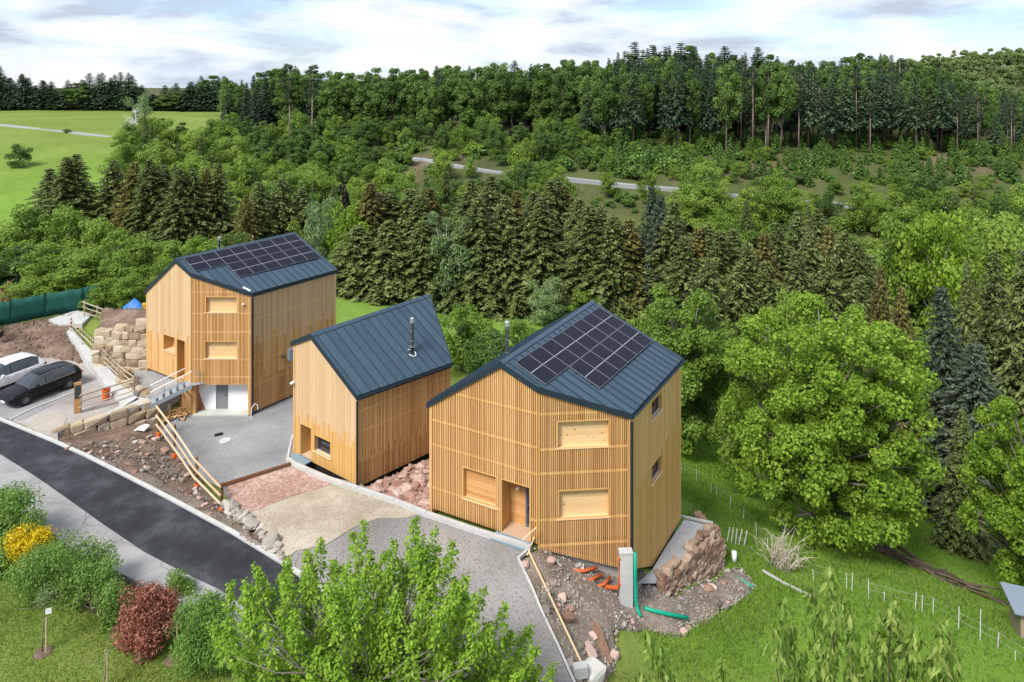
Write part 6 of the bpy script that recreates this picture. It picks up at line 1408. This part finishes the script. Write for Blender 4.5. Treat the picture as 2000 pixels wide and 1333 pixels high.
# ---- meadow
plant_px(T_bsh[1], 'bush', 38, 280, 170, 55, 9.5, label='round bush standing alone in the left meadow', cat='bush'); plant_px(T_bsh[1], 'bush', 132, 252, 222, 18, 9.5, label='tiny bush beside the farm track in the left meadow', cat='bush')
plant_px(T_pal[0], 'birch_tree', 268, 180, 200, 60, 7, label='tall pale birch at the right end of the farm track')
def bare_tree(seed, H, spread, mat, n=40, name='trunk'):
    rng = np.random.default_rng(seed); tubes = [(bend_line((0, 0, -.2), (spread*.1, 0, H*.9), 5, H*.02, rng), [H*.02, H*.017, H*.014, H*.01, H*.007, H*.003], 7)]
    for i in range(n):
        z = H*rng.uniform(.25, .9); a = rng.uniform(0, 6.28); l = spread*rng.uniform(.4, 1)*(1.1-z/H*.6); b = Vector((l*math.cos(a), l*math.sin(a), z+l*rng.uniform(.2, 1))); ln = bend_line((spread*.1*z/H, 0, z), b, 3, l*.08, rng); tubes.append((ln, [H*.006, H*.005, H*.003, H*.001], 5))
        for k in range(3):
            q = ln[2].lerp(ln[3], rng.random()); e_ = q+Vector(tuple(rng.normal(size=3)*l*.3)); tubes.append(([q, e_], [H*.0025, H*.001], 4))
    return tubes
for u, vt_, y, sp_, lab in ((262,205,192,3.4,'bare silver-white dead tree at the end of the farm track'),):
    p_ = aty(u, vt_, y); z = gz(p_.x, p_.y); o = bpy.data.objects.new('dead_tree', wood_mesh('dead_tree', bare_tree(int(u), p_.z-z, sp_, birchb), birchb)); COL.objects.link(o); o.location = (p_.x, p_.y, z); tag(o, lab, 'tree')
p_ = aty(1530,1090,38); z = gz(p_.x, p_.y); tubes = []
rng = np.random.default_rng(8)
for i in range(70):
    a = rng.uniform(0, 6.28); l = rng.uniform(.6, 2.1); s_ = rng.uniform(.25, 1.0); st = Vector((rng.normal()*.35, rng.normal()*.3, 0)); e_ = st+Vector((math.cos(a)*l*s_+.2, math.sin(a)*l*s_*.6, l*rng.uniform(.5, 1.1))); m_ = st.lerp(e_, .6)+Vector((0, 0, .25)); tubes.append(([st, m_, e_], [.022, .014, .004], 5)); 
    for k in range(3): q = m_.lerp(e_, rng.random()); tubes.append(([q, q+Vector(tuple(rng.normal(size=3)*.28))], [.008, .003], 4))
ds = bpy.data.objects.new('dead_shrub', wood_mesh('dead_shrub', tubes, timber('dry_twigs', (.30, .24, .18), (.46, .39, .31), (.60, .53, .45)))); COL.objects.link(ds); ds.location = (p_.x, p_.y, z); tag(ds, 'leafless pale dry shrub in the meadow left of the big maple', 'shrub')

# ---- foreground trees and shrubs
def shoots_tree(name, label, base, top_z, tips, leafmat_, leaf, per, slen, asp, droop, inner=0, ir=(3, 2.5, 2), ic=None, seed=1, bark=None, spread=.12, lw=.9):
    rng = np.random.default_rng(seed); root = empty(name, base, label, 'tree'); tubes = []; vs = []
    hub = Vector(base)+V(0, 0, (top_z-base[2])*.45); cen = Vector((np.mean([t_[0] for t_ in tips]), np.mean([t_[1] for t_ in tips]), 0))
    tubes.append((bend_line(Vector(base)-V(0,0,.3), V(hub.x*.7+cen.x*.3, hub.y*.7+cen.y*.3, hub.z), 4, .06, rng), [.20, .17, .15, .13, .11], 9))
    h2_ = tubes[0][0][-1]
    for t_ in tips:
        t_ = Vector(t_); L_ = slen*rng.uniform(.75, 1.25); d = (t_-h2_); d.z = abs(d.z)*1.5+1.0; d.normalize(); d = (d*.55+V(rng.normal()*.16, rng.normal()*.16, .75)).normalized(); st = t_-d*L_
        tubes.append((bend_line(h2_.lerp(st, .15), st, 3, .12, rng), [.045, .03, .018, .010], 5)); tubes.append(([st, t_], [.010, .003], 4))
        k = int(per*L_/slen*rng.uniform(.8, 1.2)); s = rng.random(k)**.8; c = np.array(st)[None]+np.outer(s, np.array(t_-st)); rad = spread*(1.15-.75*s)+.02
        a = rng.uniform(0, 6.28, k); dx = np.stack([np.cos(a), np.sin(a), rng.uniform(-.25, .6, k)], 1); c = c+dx*rad[:, None]*rng.uniform(.4, 1.3, (k, 1)); al = dx+np.array([0, 0, -droop])+rng.normal(size=(k, 3))*.25
        vs.append(diamonds(c, np.stack([dx[:, 0]*(1.2 if droop > 1 else .5), dx[:, 1]*(1.2 if droop > 1 else .5), np.full(k, .25 if droop > 1 else 1.0)], 1)+rng.normal(size=(k, 3))*.45, leaf*rng.uniform(.6, 1.25, k), asp, rng, al, .10))
    if inner:
        d = rnd_dir(inner, rng); c = np.array(ic)+d*(rng.random((inner, 1))**.5)*np.array(ir); vs.append(diamonds(c, d+rng.normal(size=(inner, 3))*.7+[0, 0, .4], leaf*rng.uniform(.7, 1.3, inner), asp, rng, None, .08))
    w_ = wood_mesh('trunk', tubes, bark or barkl); link('trunk', w_, root); link('crown', leafmesh('crown', np.concatenate(vs), leafmat_), root); return root
OUT = [(405,1333),(412,1215),(450,1140),(500,1105),(560,1090),(600,1075),(625,1050),(650,1095),(690,1040),(712,1018),(722,1075),(770,1055),(812,1012),(825,1050),(850,1032),(885,1058),(872,1110),(912,1125),(946,1150),(915,1195),(955,1215),(985,1180),(1000,1235),(1038,1222),(1050,1265),(1082,1298),(1040,1333)]
r = random.Random(12); tips = []; pl = [(a, b) for a, b in OUT]
for (u, v) in OUT[1:-1]: tips.append(aty(u, v, r.uniform(20.2, 22.2)))
while len(tips) < 330:
    u, v = r.uniform(405, 1085), r.uniform(1015, 1420)
    if v > 1333:
        if not (400 < u < 1060): continue
    elif not inside(np.array([float(u)]), np.array([float(v)]), pl)[0]: continue
    tips.append(aty(u, v+8, r.uniform(18.8, 22.8)))
bz = gz(-4.6, 20.2); shoots_tree('hornbeam_tree', 'big light green leafy tree in the foreground, bottom centre', (-4.6, 20.2, bz), 7.5, tips, LM['front'], .135, 175, 1.25, .60, .35, 34000, (3.6, 2.0, 1.7), (-4.4, 20.6, 3.4), 5, spread=.20)
ct = [(1262,1238),(1282,1262),(1300,1300),(1252,1320),(1402,1298),(1420,1325),(1380,1330),(1528,1185),(1545,1230),(1560,1280),(1583,1150),(1622,1112),(1600,1190),(1632,1215),(1650,1180),(1666,1235),(1540,1320),(1590,1310),(1620,1270),(1660,1300),(1690,1275),(1705,1330),(1745,1172),(1752,1210),(1722,1205),(1705,1240),(1770,1255),(1790,1232),(1838,1218),(1858,1235),(1862,1275),(1815,1290),(1850,1320),(1745,1310),(1780,1345),(1640,1345),(1500,1345),(1870,1345)]
tips = [aty(u, v, 10.2+r.uniform(-.9, .9)) for u, v in ct]
cz_ = gz(5.4, 9.2); shoots_tree('cherry_tree', 'top of a cherry tree with hanging leaves at the bottom right', (5.4, 9.2, cz_), 12.5, tips, LM['cherry'], .185, 85, .85, .33, 1.6, 0, seed=9, bark=barkm, spread=.13)
def shrub(name, label, lobes, mat, leaf, per, extra=None, asp=.55, stem=True, cat='shrub', up=.35, droop=0):
    rng = np.random.default_rng(abs(hash(label)) % 1 + len(label)*7); b = lobes[0][0]; z = gz(b[0], b[1]); root = empty(name, (b[0], b[1], z), label, cat); v = lobes_crown(rng, lobes, int(per*1.9), leaf, asp, up=up, droop=droop, shell=.45)
    link('foliage', leafmesh('foliage', v, mat), root)
    if extra is not None: link('blossom', leafmesh('blossom', lobes_crown(rng, extra[0], extra[2], extra[3], .6, shell=.8), extra[1]), root)
    tb = [(bend_line((b[0], b[1], z-.1), tuple(np.array(c)), 3, .05, rng), [.04, .03, .02, .01], 5) for c, r_ in lobes[:10]]; link('stem', wood_mesh('stem', tb, barkm), root); return root
def blob(u0, v0, u1, v1, z, n, rr, seed, sq=.9, depth=1.0):
    """clumps filling the outline seen between two photo corners, standing on height z"""
    r_ = random.Random(seed); y = at((u0+u1)/2, v1, z).y+depth*.6; out = []
    for i in range(n):
        a = r_.uniform(0, 6.28); q = r_.random()**.5; u = (u0+u1)/2+(u1-u0)/2*.78*q*math.cos(a); v = (v0+v1)/2+(v1-v0)/2*.74*q*math.sin(a); yy = y+r_.uniform(-depth, depth)*.6; p = aty(u, v, yy); rad = rr*1.12*r_.uniform(.7, 1.25); p.z = max(p.z, z+rad*.4); out.append((np.array(p), (rad, rad, rad*sq)))
    return out
shrub('garden_shrub', 'dense green garden shrub at the left edge beside the old road', blob(-60,945,85,1090,.0,26,.62,1,depth=1.2), LM['shrub'], .115, 210)
lob = blob(15,1040,245,1205,.0,40,.60,2,depth=1.3)
shrub('garden_shrub', 'wide green mound shrub between the lawn and the old road', lob, LM['shrub'], .10, 230)
shrub('blossom_shrub', 'bright yellow flowering broom at the left end of the green mound', blob(5,1028,105,1118,.2,22,.38,3,depth=.5), LM['flower'], .085, 210)
shrub('red_shrub', 'round red-leaved shrub in the garden', blob(222,1130,348,1290,-.05,40,.46,4,depth=1.0), LM['red'], .12, 190, asp=.42)
shrub('garden_shrub', 'small mixed red and green shrub left of the round red one', blob(188,1135,260,1235,.0,14,.40,5,depth=.5), LM['shrub'], .10, 180, (blob(190,1140,250,1225,.0,8,.36,15,depth=.4), LM['red'], 80, .1))
shrub('garden_shrub', 'feathery light green shrub right of the red shrub', blob(345,1150,460,1345,.0,44,.52,6,depth=1.1), LM['thuja'], .12, 220, asp=.3, droop=.7)
shrub('garden_shrub', 'small green shrub behind the round red one', blob(325,1112,385,1175,.15,12,.34,7,depth=.4), LM['shrub'], .085, 180)
shrub('garden_shrub', 'dark green low shrub under the left edge shrub', blob(-70,1080,30,1130,.0,14,.45,8,depth=.6), LM['shrub'], .10, 180)
def sapling(u, vb, vtp, label, leaves):
    b = at(u, vb, -.08); b.z = gz(b.x, b.y); tz = aty(u, vtp, b.y).z; root = empty('sapling', b, label, 'sapling'); rng = np.random.default_rng(int(u)); tb = [(bend_line(b-V(0,0,.1), V(b.x+.05, b.y, tz), 4, .03, rng), [.03,.026,.022,.016,.008], 6)]
    for i in range(7): z = b.z+(tz-b.z)*rng.uniform(.55, .95); tb.append(([V(b.x, b.y, z), V(b.x+rng.normal()*.35, b.y+rng.normal()*.35, z+.35)], [.008,.003], 4))
    link('trunk', wood_mesh('trunk', tb, barkl), root); lb = [(np.array((b.x+rng.normal()*.25, b.y+rng.normal()*.25, tz-.25-rng.random()*.5)), (.28,.28,.24)) for _ in range(6)]; link('crown', leafmesh('crown', lobes_crown(rng, lb, leaves, .07), LM['pale']), root); MB().tube([b+V(.12,0,-.1), b+V(.12,0,1.3)], .025, 6).build('stake', freshw, root); MB().tube([b+V(0,0,-.02), b+V(0,0,.03)], [.34,.28], 14).build('soil_ring', dirt, root); return root, b, tz
sr, b, tz = sapling(84,1272,1140,'young planted sapling with stake and white tag on the lawn',60)
MB().box(V(b.x+.28, b.y-.1, aty(84,1190,b.y).z), .2, .02, .2, .3).build('tag', whitem, sr)
sapling(203,1345,1268,'second sapling with stake at the bottom edge of the lawn',14); sapling(340,1290,1200,'thin stake sapling between red and feathery shrubs',10)
# ---- grass
def grass(name, poly, n, hmin, hmax, mat, seed, zf=None, w=.018):
    rng = np.random.default_rng(seed); xs = [p[0] for p in poly]; ys = [p[1] for p in poly]; x = rng.uniform(min(xs), max(xs), n*3); y = rng.uniform(min(ys), max(ys), n*3); k = inside(x, y, poly)
    for zp, _ in ZONES: k &= ~inside(x, y, [(p.x, p.y) for p in zp])
    k &= ~inside(x, y, [(p.x, p.y) for p in fr]); x, y = x[k][:n], y[k][:n]; n = len(x); z = terrain(x, y)+.06*fbm(x, y, 3, 4, .5)-.02; h = rng.uniform(hmin, hmax, n)*(1+.35*fbm(x, y, 77, 3, .8)); a = rng.uniform(0, 6.28, n); dx, dy = np.cos(a), np.sin(a); lx = rng.normal(size=n)*.45*h; ly = rng.normal(size=n)*.45*h
    v = np.empty((n, 3, 3)); v[:, 0] = np.stack([x-dx*w, y-dy*w, z], 1); v[:, 1] = np.stack([x+dx*w, y+dy*w, z], 1); v[:, 2] = np.stack([x+lx, y+ly, z+h], 1)
    o = link(name, big_mesh(name, v.reshape(-1, 3), np.arange(3*n).reshape(-1, 3), 3), None, mat); return tag(o, kind='stuff')
gA = leafmat('lawn_grass', (0.103, 0.173, 0.025), (0.182, 0.278, 0.048), (0.319, 0.383, 0.097), .3, nscale=.5, w=(.45, .45, .1)); gB = leafmat('meadow_grass', (0.129, 0.261, 0.026), (0.216, 0.372, 0.042), (0.367, 0.474, 0.096), .3, nscale=.35, w=(.4, .5, .1))
grass('lawn_grass', [(-26, 30), (-14, 31), (-9, 24), (-9, 20), (-26, 20)], 80000, .05, .12, gA, 1)
grass('meadow_grass', [(1, 22), (2.6, 29), (6, 31.5), (10.5, 33.5), (12, 45), (30, 45), (30, 22)], 140000, .06, .15, gB, 2)
grass('tall_meadow_weeds', [(2, 24), (6, 30), (12, 45), (30, 45), (30, 24)], 9000, .14, .36, leafmat('weed_leaves', (.06, .12, .02), (.13, .21, .04), (.26, .31, .09), .3, nscale=.3), 5, w=.03)
grass('slope_grass', [(9, 45), (9, 63), (42, 63), (42, 40), (30, 40), (30, 45)], 90000, .10, .24, gB, 6, w=.035)
